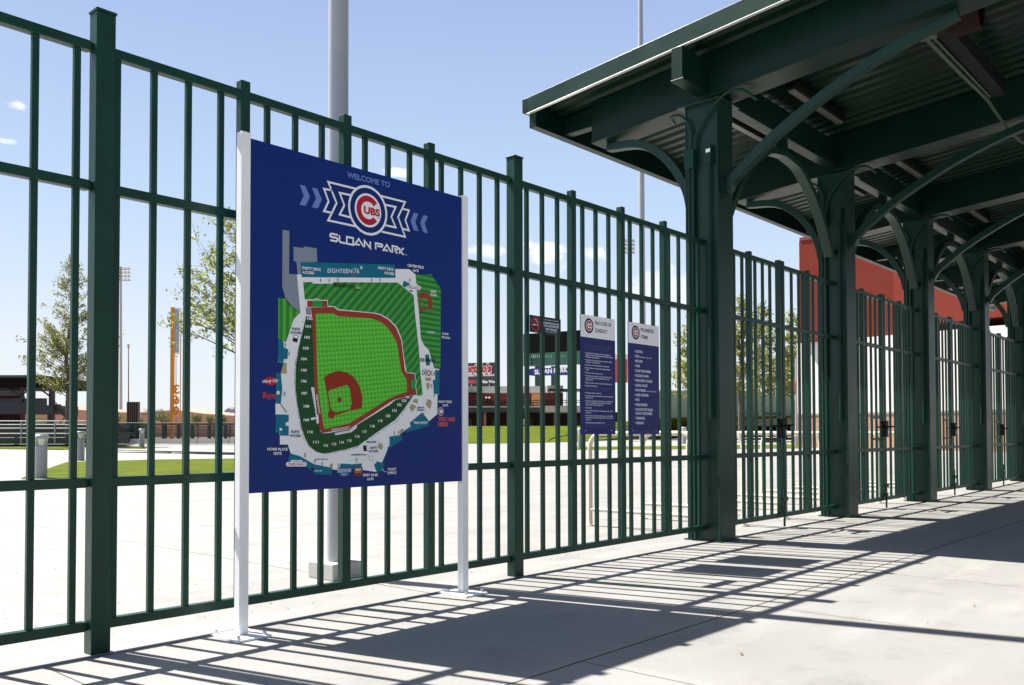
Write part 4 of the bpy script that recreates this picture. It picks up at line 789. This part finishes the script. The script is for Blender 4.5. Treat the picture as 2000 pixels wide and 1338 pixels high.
for i, (x, y, top, sp, lab) in enumerate(((1356, 857, 585, 2.1, 'tree seen between the prohibited items sign and the first column'), (1446, 855, 560, 2.4, 'leafy tree behind the left side of the first gate'), (1492, 852, 575, 2.2, 'leafy tree behind the middle of the first gate'), (1549, 853, 590, 1.9, 'leafy tree behind the right leaf of the first gate'))):
    b = aD(x, y, TD+2*(i % 2)); tp_ = aD(x, top, TD+2*(i % 2)); tree(20+i, b, tp_.z-b.z, 0, sp, 2.4, 90, 4400, .11, lab, lc=(.26, .28, .065), shape='cone', r0=.14)
def bush(seed, x0, x1, y0, y1, D, lab, c=(.14, .16, .05), nl=1500, gr='desert shrubs beyond the stadium'):
    rng = random.Random(seed); A = aD(x0, y1, D); Bb = aD(x1, y1, D); T_ = aD(x0, y0, D); C_ = (A+Bb)/2; w_ = (A-Bb).length/2; h = T_.z-A.z; t = thing('shrub', lab, 'shrub', C_, gr); lf = MB(); lm = leafmat('leaf_%d_%d' % (int(c[0]*1000), int(c[1]*1000)), c); st_ = MB()
    for k in range(7):
        a = rng.uniform(0, 6.28); st_.tube([(0, 0, -.3), (math.cos(a)*w_*.4, math.sin(a)*w_*.4, h*.5), (math.cos(a)*w_*.7, math.sin(a)*w_*.7, h*.85)], [.09, .05, .02], BARK, 5)
    cl = [(rng.uniform(-1, 1), rng.uniform(-1, 1), rng.uniform(.25, .85)) for _ in range(26)]
    for _ in range(nl):
        q = rng.choice(cl); r_ = (q[0]**2+q[1]**2)**.5; s_ = 1/max(1, r_)
        leaves(lf, rng, Vector((q[0]*s_*w_*.85+rng.gauss(0, w_*.13), q[1]*s_*w_*.85+rng.gauss(0, w_*.13), h*q[2]*(1.1-.35*min(1, r_))+rng.gauss(0, h*.10))), h*.05, lm)
    st_.build('stem', t); lf.build('foliage', t)
for i, a in enumerate(((255, 285, 813, 832, 130, 'small olive shrub right of the dark slatted panel'), (300, 336, 800, 830, 130, 'round olive shrub left of the orange pole'), (372, 396, 804, 828, 130, 'olive shrub just right of the orange pole'), (400, 422, 809, 828, 130, 'pale green shrub right of the orange pole, beside the olive one'), (426, 446, 810, 828, 140, 'low green shrub left of the map sign post'), (208, 246, 800, 832, 130, 'olive shrub left of the dark slatted panel'), (50, 100, 806, 838, 120, 'green shrub seen under the grandstand deck'))): bush(50+i, *a)
bush(70, 272, 325, 796, 812, 200, 'dark tree line patch on the hill beyond the shrubs', c=(.05, .06, .03))
# ------------------------------------------------------------------ left background: grandstand, railings, foul pole
def W(x, y, D): return aD(x, y, D)
def vb(mb, x0, y0, x1, y1, D, th, m, D1=None):
    A = aD(x0, y1, D); T_ = aD(x0, y0, D); Bb = aD(x1, y1, D1 or D); mb.obox(A, Bb, A.z, T_.z, th, m)
D = 96; gs = thing('grandstand', 'dark roofed grandstand with arches and seats at far left', 'grandstand', aD(40, 845, D)); go = Vector(gs.location)
m = MB(); vb(m, -160, 737, 92, 757, D, 9, BLACK); vb(m, -160, 733, 80, 737.5, D-1, 11, DGREEN); bld(m, 'roof', gs, go)
m = MB(); DB = mat('stand_dark', (.012, .02, .022), .6)
for x in (41, 96, 102, -30, -100): vb(m, x-1.6, 757, x+1.6, 838, D-.2, .4, DB)
bld(m, 'column', gs, go)
m = MB()
for xa, xb in ((-30, 41), (41, 96)):
    pts = [aD(xa+(xb-xa)*u, 769-10*math.sin(math.pi*u)+4*(1-math.sin(math.pi*u)), D-.3) for u in [i/12 for i in range(13)]]; m.tube(pts, .09, DB, 6)
bld(m, 'arch', gs, go)
m = MB(); vb(m, -160, 774, 45, 800, D+6, .4, mat('maroon_wall', (.10, .016, .018), .8)); vb(m, -160, 757, 45, 774, D+6.5, .3, mat('grey_wall', (.35, .36, .40), .8)); bld(m, 'rear_wall', gs, go)
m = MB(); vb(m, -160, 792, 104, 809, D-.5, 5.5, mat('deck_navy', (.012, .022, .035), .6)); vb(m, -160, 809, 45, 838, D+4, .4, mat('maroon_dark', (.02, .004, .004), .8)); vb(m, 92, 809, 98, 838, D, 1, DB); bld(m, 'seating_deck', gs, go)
m = MB(); rng = random.Random(4); SEAT = mat('seat_dark', (.03, .04, .06), .4)
for r_ in range(3):
    for i in range(46):
        x = -60+i*3.3
        if x < 96: vb(m, x, 787-r_*4.6, x+2.4, 791.6-r_*4.6, D-.2+r_*.9, .12, SEAT)
so_ = bld(m, 'seat_rows', gs, go); so_['kind'] = 'stuff'
m = MB()
for i in range(9): vb(m, 104+i*2.9, 789+i*3.4, 107.2+i*2.9, 792+i*3.4, D-.3, 1.4, DB)
m.tube([aD(104, 781, D-.3), aD(131, 812, D-.3)], .05, DB, 6); m.tube([aD(104, 785, D-.3), aD(131, 816, D-.3)], .04, DB, 6); m.tube([aD(130, 811, D-.3), aD(108, 838, D-.3)], .06, DB, 6); bld(m, 'stairs', gs, go)
# bleacher rows behind the white railing
m = MB(); DS = mat('bleacher_green', (.012, .026, .022), .5); NS = mat('nosing', (.34, .35, .35), .6)
for i, (y0, y1) in enumerate(((829, 838), (838.5, 846), (846.5, 855), (855.5, 868))): vb(m, -160, y0, 232, y1, 54-i*1.6, 1.5, DS); vb(m, -160, y1-1.4, 232, y1-.7, 53.85-i*1.6, .1, NS)
bl = m.build('bleachers'); tag(bl, 'dark green bleacher rows behind the white railing, far left', 'bleachers')
rng = random.Random(9)
for i in range(0): pass
def railing(x0, x1, ys, yb, D, step, mt, r, lab, mid=True):
    t = thing('railing', lab, 'railing', aD((x0+x1)/2, yb, D)); o = Vector(t.location)
    for y in ys: m = MB(); m.tube([aD(x0, y, D), aD(x1, y, D)], r, mt, 8); bld(m, 'rail', t, o)
    x = x0
    while x <= x1: m = MB(); m.tube([aD(x, yb, D), aD(x, ys[0], D)], r, mt, 8); bld(m, 'post', t, o); x += step
    return t
railing(-91, 230, (822.5, 829.5, 836.5, 847), 866, 46.5, 66, mat('galvanised_rail', (.42, .43, .43), .5), .028, 'white pipe railing in front of the bleachers, far left')
t = railing(232, 700, (826.5, 829.5, 857), 859, 54, 31, mat('rail_green', (.012, .04, .035), .5), .035, 'dark green slatted railing along the low kerb'); o = Vector(t.location)
m = MB()
for i in range(9): vb(m, 232, 833+i*2.6, 700, 834.5+i*2.6, 54.15, .03, mat('slat_green', (.03, .06, .055), .4))
bld(m, 'slats', t, o)
m = MB()
for x in (266, 292, 316, 345, 372, 405, 437, 470): vb(m, x, 829, x+6, 857, 53.9, .12, DS)
bld(m, 'panel_post', t, o)
m = MB(); vb(m, 236, 829, 262, 862, 56, 3, DS); vb(m, 236, 833, 262, 834, 55.9, .05, NS); vb(m, 236, 845, 262, 846, 55.9, .05, NS); m.tube([aD(236, 838, 55), aD(262, 852, 55)], .05, NS, 6); tag(m.build('stair_block'), 'dark stair landing between railing and bollard', 'stairs')
m = MB(); vb(m, 255, 857.5, 720, 867, 52, .5, mat('kerb_cream', (.62, .58, .50), .8, var=.05, scale=.4)); vb(m, 384, 858, 384.8, 866.9, 51.99, .05, RUST); vb(m, 446, 858, 446.8, 866.9, 51.99, .05, RUST); tag(m.build('low_wall'), 'low cream concrete wall under the green slatted railing', 'wall')
# foul pole
D = 55.5; t = thing('foul_pole', 'orange foul pole with the figures 360 on it', 'foul pole', aD(342, 862, D)); o = Vector(t.location)
m = MB(); vb(m, 331.4, 600, 337.8, 862, D, .2, ORANGE); bld(m, 'mast', t, o)
m = MB(); vb(m, 350.6, 602, 352, 862, D+.05, .05, ORANGE); vb(m, 338, 601.5, 352, 602.5, D+.05, .05, ORANGE); vb(m, 338, 690, 350.5, 691.4, D+.05, .05, ORANGE); bld(m, 'screen_frame', t, o)
m = MB(); vb(m, 339.5, 603.5, 350, 689, D+.08, .01, mat('screen_mesh', (.42, .46, .55), .6)); bld(m, 'screen', t, o)
m = MB()
for s_, yb, h in (('3', 768.5, 17.5), ('6', 789, 17.5), ('0', 811.5, 18.5)):
    A = aD(338.6, yb, D-.02); ex = aD(349, yb, D-.02)-A; ez = aD(338.6, yb-h, D-.02)-A; ez = Vector((0, 0, ez.z)); text3(m, s_, A, ex, ez, ORANGE, .03, 0, True)
q = list(m.v); n_ = len(q); m.v += [tuple(Vector(v)+FH*.12) for v in q]; f0 = list(m.f); mm = list(m.m)
for f_ in f0: m.f.append(tuple(i+n_ for i in reversed(f_))); m.m.append(0); m.sm.append(False)
ec = {}
for f_ in f0:
    for a, b in zip(f_, f_[1:]+f_[:1]): ec[(a, b)] = 1
for (a, b) in list(ec):
    if (b, a) not in ec: m.f.append((b, a, a+n_, b+n_)); m.m.append(0); m.sm.append(False)
bld(m, 'numerals', t, o)
# far light poles
def floodmast(x, yt, yb, D, wpx, rows, cols, sx, sy, lab, mt, hidden=0, mw=.2):
    P = aD(x, yb, D); t = thing('floodlight_mast', lab, 'light mast', P); o = Vector(t.location)
    m = MB(); m.tube([P, aD(x, yt, D)], [mw, mw*.6], mt, 10); bld(m, 'mast', t, o)
    m = MB()
    for r_ in range(rows): vb(m, x-sx*cols/2, yt+r_*sy+sy*.7, x+sx*cols/2, yt+r_*sy+sy*.8, D, .1, DARKB)
    bld(m, 'crossarm', t, o)
    for r_ in range(rows):
        for c in range(cols):
            m = MB(); q = aD(x+(c-(cols-1)/2)*sx, yt+(r_+.35)*sy, D-.2); s_ = sx*.36/FPX*D
            m.tube([q, q-FH*s_*.8-Vector((0, 0, s_*.5))], [s_*.55, s_], mat('flood_body', (.16, .15, .13), .5), 8); m.tube([q-FH*s_*.82-Vector((0, 0, s_*.52)), q-FH*s_*.85-Vector((0, 0, s_*.54))], s_*.9, mat('flood_glass', (.5, .5, .4), .2), 8); bld(m, 'floodlight', t, o)
floodmast(236, 521, 800, 170, 0, 4, 6, 6.4, 7.2, 'floodlight mast with a bank of lamps right of the nearest tall fence post', GREYP, mw=.3)
floodmast(1229, 466, 850, 90, 0, 4, 3, 7.6, 7.6, 'floodlight mast seen above the prohibited items sign', mat('cream_mast', (.62, .57, .5), .5), mw=.17)
floodmast(251, 672, 830, 110, 0, 2, 2, 3.2, 4, 'thin distant pole with two small lamps, left of the foul pole', mat('rusty_pole', (.20, .12, .10), .6), mw=.08)
floodmast(343.8, 694, 830, 190, 0, 1, 2, 4, 3, 'thin far pole with two lamps seen through the foul pole frame', mat('rusty_pole', (.20, .12, .10), .6), mw=.1)
m = MB(); D = 90
for i in range(6): vb(m, 247+i*4, 785, 249.6+i*4, 830, D-.4, .3, mat('slat_dark', (.03, .025, .022), .6))
vb(m, 247, 785, 271, 830, D, .3, mat('slat_grey', (.10, .12, .12), .6)); tag(m.build('slatted_panel'), 'dark upright slatted screen below the thin distant pole', 'screen')
# ------------------------------------------------------------------ centre background
D = 82; b = thing('concession_building', 'maroon and pale concrete building with railed terrace beyond the lawn', 'building', aD(1030, 832, D)); o = Vector(b.location)
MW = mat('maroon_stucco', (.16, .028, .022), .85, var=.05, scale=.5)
m = MB(); vb(m, 700, 755, 1068, 768, D, 14, CONCW); vb(m, 1068.3, 753, 1100, 766, D-1, 12, CONCW); bld(m, 'parapet', b, o)
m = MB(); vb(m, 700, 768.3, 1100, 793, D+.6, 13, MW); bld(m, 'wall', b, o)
m = MB(); vb(m, 700, 793.3, 916, 796, D-2, 16, WHITE); vb(m, 916.3, 793.3, 1055, 796, D-2.2, 16, STUCW); vb(m, 1055.3, 792.5, 1180, 805, D-3, 16, CONCW); bld(m, 'terrace_slab', b, o)
m = MB(); vb(m, 860, 796.5, 1055, 805.5, D-2.6, 15, mat('fascia_dark', (.025, .035, .032), .6)); bld(m, 'fascia', b, o)
m = MB(); vb(m, 700, 806, 1220, 836, D+2, 10, mat('shade_wall', (.03, .008, .008), .8)); bld(m, 'lower_wall', b, o)  # shade of the recess under the terrace is put into this dark colour
for x in (947, 1085): m = MB(); vb(m, x-2.5, 806, x+2.5, 834, D-1.5, .6, mat('pink_pier', (.34, .17, .15), .85)); bld(m, 'pier', b, o)
for x in (917, 966, 1036, 1126): m = MB(); vb(m, x-5, 817, x+5, 834, D+1.6, .3, mat('door_dark', (.03, .04, .04), .5)); bld(m, 'door', b, o)
m = MB(); vb(m, 1021, 818, 1026.5, 830, D-.4, .1, WHITE); bld(m, 'notice', b, o)
m = MB(); vb(m, 1038.5, 768, 1057.5, 792.4, D+.2, .3, mat('orange_panel', (.62, .22, .08), .7)); 
q = aD(1048, 780, D+.15); rr = .42
for a0, r_ in ((0, rr), (0, rr*.55)):
    pts = [q+RH*r_*math.cos(R_(a))+Vector((0, 0, r_*math.sin(R_(a)))) for a in range(30, 331, 20)]; m.tube(pts, .05, mat('orange_line', (.8, .42, .2), .6), 5)
bld(m, 'orange_mural', b, o)
for x in (1074, 1084, 1095, 1107, 1121, 1133): m = MB(); vb(m, x-.5, 762, x+.5, 793, D-2.5, .1, DARKB); bld(m, 'canopy_post', b, o)
m = MB(); vb(m, 1072, 759.5, 1145, 761.5, D-3.4, 4, DARKB); bld(m, 'terrace_canopy', b, o)
m = MB(); vb(m, 700, 767, 932, 768.2, D-1.5, 2, DARKB); bld(m, 'awning', b, o)
m = MB()
for y in (782, 786): m.tube([aD(860, y, D-2.9), aD(1180, y, D-2.9)], .03, DARKB, 5)
for i in range(46): x = 860+i*7; m.tube([aD(x, 782, D-2.9), aD(x, 793.5, D-2.9)], .025, DARKB, 4)
bld(m, 'terrace_railing', b, o)
for i, x in enumerate((908, 950, 956)):
    t = thing('patio_heater', 'slim terrace lamp with round white head, %s' % ('left of the fence pickets' if i == 0 else ('first of the leaning pair' if i == 1 else 'second of the leaning pair')), 'lamp', aD(x, 793, D-2)); oo = Vector(t.location)
    m = MB(); m.tube([aD(x+6, 793, D-2), aD(x, 778, D-2)], .06, DARKB, 6); bld(m, 'stem', t, oo); m = MB(); m.ball(aD(x, 777, D-2), .09, WHITE, 8); bld(m, 'head', t, oo)
# hot dog billboard above the building
t = thing('billboard', 'dark billboard with red script lettering on the roof behind the fence', 'billboard', aD(930, 757, 84)); o = Vector(t.location)
DKB = mat('billboard_dark', (.045, .045, .045), .6); Dl, Dr = 86.5, 84.6
m = MB(); vb(m, 838, 711, 969.5, 757.5, Dl, .6, DKB, Dr); bld(m, 'panel', t, o)
def bt3(mb, s, xa, xb, yb, h, mt, bold, shear, off=.08):
    f = lambda x: Dl+(Dr-Dl)*(x-838)/(131.5)-off
    A = aD(xa, yb, f(xa)); E_ = aD(xb, yb, f(xb)); E_.z = A.z; text3(mb, s, A, E_-A, Vector((0, 0, aD(xa, yb-h, f(xa)).z-A.z)), mt, bold, shear)
m = Multi(); wR = mat('bb_red', (.55, .05, .05), .5); bt3(m, "Portillo's", 899, 961.2, 728.8, 17.5, WHITE, .11, .15, .06); m.merge = True; bt3(m, "Portillo's", 900, 960, 728, 16, wR, .05, .15, .12); m.merge = False
bt3(m, 'Rio Salado Pkwy & McClintock', 907, 966, 735.2, 4.6, WHITE, .03, 0); bt3(m, '1.7 Miles West', 931, 968.5, 748.5, 6, WHITE, .03, 0)
f = lambda x: Dl+(Dr-Dl)*(x-838)/131.5
vb(m, 860, 743.5, 929, 749.8, f(860)-.06, .03, wR, f(929)-.06); vb(m, 850, 737, 969, 737.5, f(850)-.06, .03, mat('bb_line', (.2, .2, .2), .6), f(969)-.06); bld(m, 'text_line', t, o)
m = MB()
for x in (880, 920, 955): vb(m, x, 750, x+1, 768, 84.5, .2, STEELB)
bld(m, 'support', t, o)
# scoreboard
t = thing('scoreboard', 'big scoreboard with black screen over a green line score panel', 'scoreboard', aD(1080, 832, 98)); o = Vector(t.location)
Dl, Dr = 100, 95; xl, xr = 1022, 1172
f = lambda x: Dl+(Dr-Dl)*(x-xl)/(xr-xl)
def vq(mb, x0, y0, x1, y1, off, th, m): vb(mb, x0, y0, x1, y1, f(x0)+off, th, m, f(x1)+off)
m = MB(); vq(m, 1022, 652.5, 1172, 691, 0, 1.2, BLACK); bld(m, 'screen', t, o)
m = MB(); SG = mat('score_green', (.025, .11, .075), .6); vq(m, 1022, 691.4, 1172, 715, 0, 1.2, SG); bld(m, 'score_panel', t, o)
m = Multi(); SD = mat('score_dark', (.012, .045, .036), .6)
for r_ in (701, 707.5):
    vq(m, 1024, r_, 1027, r_+4.2, -.05, .04, BLACK); vq(m, 1036.5, r_, 1039.5, r_+4.2, -.05, .04, BLACK)
    for i in range(26): vq(m, 1041.5+i*3.85, r_, 1041.5+i*3.85+2.8, r_+4.6, -.05, .04, SD)
bld(m, 'score_cell', t, o); m = Multi()
for i, s_ in enumerate(('1', '2', '3', '4', '5', '6', '7', '8', '9', '10', 'R', 'H', 'E')):
    xa = 1041.2+i*3.9 if i < 10 else 1096+(i-10)*4
    A = aD(xa, 697.6, f(xa)-.08); E_ = aD(xa+(1.6 if i != 9 else 2.8), 697.6, f(xa)-.08); text3(m, s_, A, E_-A, Vector((0, 0, .2)), WHITE, .04)
for x in (1127, 1131): vq(m, x, 693.8, x+3, 697, -.05, .04, WHITE)
bld(m, 'inning_number', t, o)
for x in (1048, 1079.5, 1140): m = MB(); vq(m, x-3.2, 715.3, x+3.2, 765, .3, .6, DGREEN); bld(m, 'leg', t, o)
m = MB(); BB = mat('banner_blue', (.012, .035, .22), .5)
P4 = [aD(1037, 719.5, f(1037)-.3), aD(1112, 717.5, f(1112)-.3), aD(1112, 732.5, f(1112)-.3), aD(1037, 734, f(1037)-.3), aD(1040, 726, f(1040)-.3)]; m.prism(P4, FH*.2, BB); C_ = aD(1037, 727, f(1037)-.34)
m.tube([C_+FH*.0, C_+FH*.1], .42, WHITE, 20); m.tube([C_-FH*.02, C_+FH*.0], .36, BB, 20); A = aD(1044, 731, f(1044)-.34); E_ = aD(1109, 731, f(1109)-.34); E_.z = A.z+.12
text3(m, 'SLOAN PARK', A, E_-A, Vector((0, 0, .50)), WHITE, .04); bld(m, 'banner', t, o)
# wall right of the signs
t = thing('stadium_wall', 'pale grey green wall at the top of the lawn berm', 'wall', aD(1400, 815, 80)); o = Vector(t.location)
GW = mat('greygreen_wall', (.28, .34, .30), .8, var=.05, scale=.4); m = MB(); vb(m, 1262, 764, 1478, 832, 80, .5, GW); vb(m, 1478.4, 772, 1545, 832, 79, .5, GW); bld(m, 'wall_face', t, o)
m = MB(); vb(m, 1262, 762.5, 1478, 764, 79.9, .7, STUCW); bld(m, 'coping', t, o)
m = MB(); m.tube([aD(1430, 812, 70), aD(1432, 807, 70), aD(1480, 804, 70)], .04, DARKB, 6); m.tube([aD(1480, 804, 70), aD(1480, 814, 70)], .04, DARKB, 6); m.tube([aD(1070, 861, 58), aD(1080, 856, 58), aD(1108, 850, 62)], .035, DARKB, 6); tag(m.build('handrail'), 'thin dark handrail on the lawn berm', 'handrail')
t = thing('banner_pole', 'grey lamp post with a red banner behind the first gate', 'lamp post', aD(1556, 880, 48)); o = Vector(t.location)
m = MB(); m.tube([aD(1556, 868, 48), aD(1556, 700, 48)], .09, BOLL, 10); bld(m, 'pole', t, o); m = MB(); vb(m, 1549, 742, 1555, 765, 48, .06, mat('banner_red', (.6, .05, .04), .7)); bld(m, 'banner', t, o)
t = thing('roof_sign', 'white box sign panel behind the trees of the first gate', 'sign', aD(1555, 715, 90)); o = Vector(t.location)
m = MB(); vb(m, 1540, 704, 1562, 722, 90, .5, WHITE); bld(m, 'panel', t, o); m = MB(); vb(m, 1539, 703, 1563, 704, 89.9, .7, BLACK); vb(m, 1539, 722, 1563, 723, 89.9, .7, BLACK); vb(m, 1540, 723.5, 1541, 830, 90, .3, BLACK); vb(m, 1561, 723.5, 1562, 830, 90, .3, BLACK); bld(m, 'frame', t, o)
t = thing('ad_board', 'narrow red and white advertising board beyond the signs', 'board', aD(1216, 752, 92)); o = Vector(t.location)
m = MB(); vb(m, 1200, 702, 1226, 747, 92, .4, mat('ad_red', (.72, .10, .09), .6)); vb(m, 1200, 692, 1226, 701.6, 92, .4, WHITE); bld(m, 'panel', t, o); m = MB(); vb(m, 1212, 747.4, 1214, 800, 92.2, .2, BLACK); bld(m, 'leg', t, o)
# red building behind the gates
D0, D1 = 44.0, 36.5; t = thing('red_building', 'big red stucco building with pale lower wall behind the gates', 'building', aD(1780, 870, 40)); o = Vector(t.location)
f = lambda x: D0+(D1-D0)*(x-1562)/(438)
A = aD(1562, 471, D0); z1 = A.z; zr = aD(1562, 669, D0).z; PA = aD(1562, 600, D0); PB = aD(1745, 600, f(1745)); PC = aD(2120, 600, f(2120)-0)
m = MB(); m.obox(PA, PB, zr, z1, 12, STUCCO); n_ = (PB-PA).normalized(); m.obox(PB+n_*.002-FH*.0, PC, zr+.35, z1+.25, 12, STUCCO); bld(m, 'upper_wall', t, o)
m = MB(); m.obox(PA-FH*.06, PB-FH*.06, z1+.001, z1+.16, 12, mat('red_coping', (.22, .03, .03), .5)); bld(m, 'coping', t, o)
m = MB(); m.obox(PA+FH*.5, PC+FH*.5, 2.05, zr-.002, 11, STUCW); bld(m, 'lower_wall', t, o)
m = MB(); m.obox(PA+FH*.4, PC+FH*.4, -.1, 1.95, 10.9, mat('brick_tan', (.46, .27, .19), .85, var=.2, scale=5)); m.obox(PA+FH*.34, PC+FH*.34, 1.951, 2.048, 11, mat('ledge', (.4, .38, .35), .7)); bld(m, 'brick_base', t, o)
# ------------------------------------------------------------------ litter
rng = random.Random(77); m = MB(); LB = mat('dry_leaf', (.16, .07, .03), .8); LK = mat('dark_speck', (.05, .04, .035), .9)
def speck(x, y, s, mt):
    a = rng.uniform(0, 6.28); b = a+rng.uniform(1.2, 2.0); c = a+rng.uniform(2.6, 3.6); q = [Vector((x+s*math.cos(k), y+s*math.sin(k)*.7, .004+rng.uniform(0, .006))) for k in (a, b, c)]; m.add(q, [(0, 1, 2)], mt)
for _ in range(520): x, y = rng.uniform(1.2, 9), 4.45+abs(rng.gauss(0, 2.4)); speck(x, y, rng.uniform(.006, .015), LK if rng.random() < .75 else LB)
for _ in range(70): speck(rng.uniform(1.6, 12), rng.uniform(.2, 4.2), rng.uniform(.004, .011), LB if rng.random() < .6 else LK)
for x, y in ((5.9, 1.5), (6.4, 1.1), (4.6, 2.5), (2.0, 5.5), (2.3, 4.9), (6.9, 2.6), (7.2, 2.65), (3.9, 2.0)): speck(x, y, .022, LB)
tag(m.build('leaf_litter'), kind='stuff')
SC.render.engine = 'CYCLES'; SC.cycles.max_bounces = 8
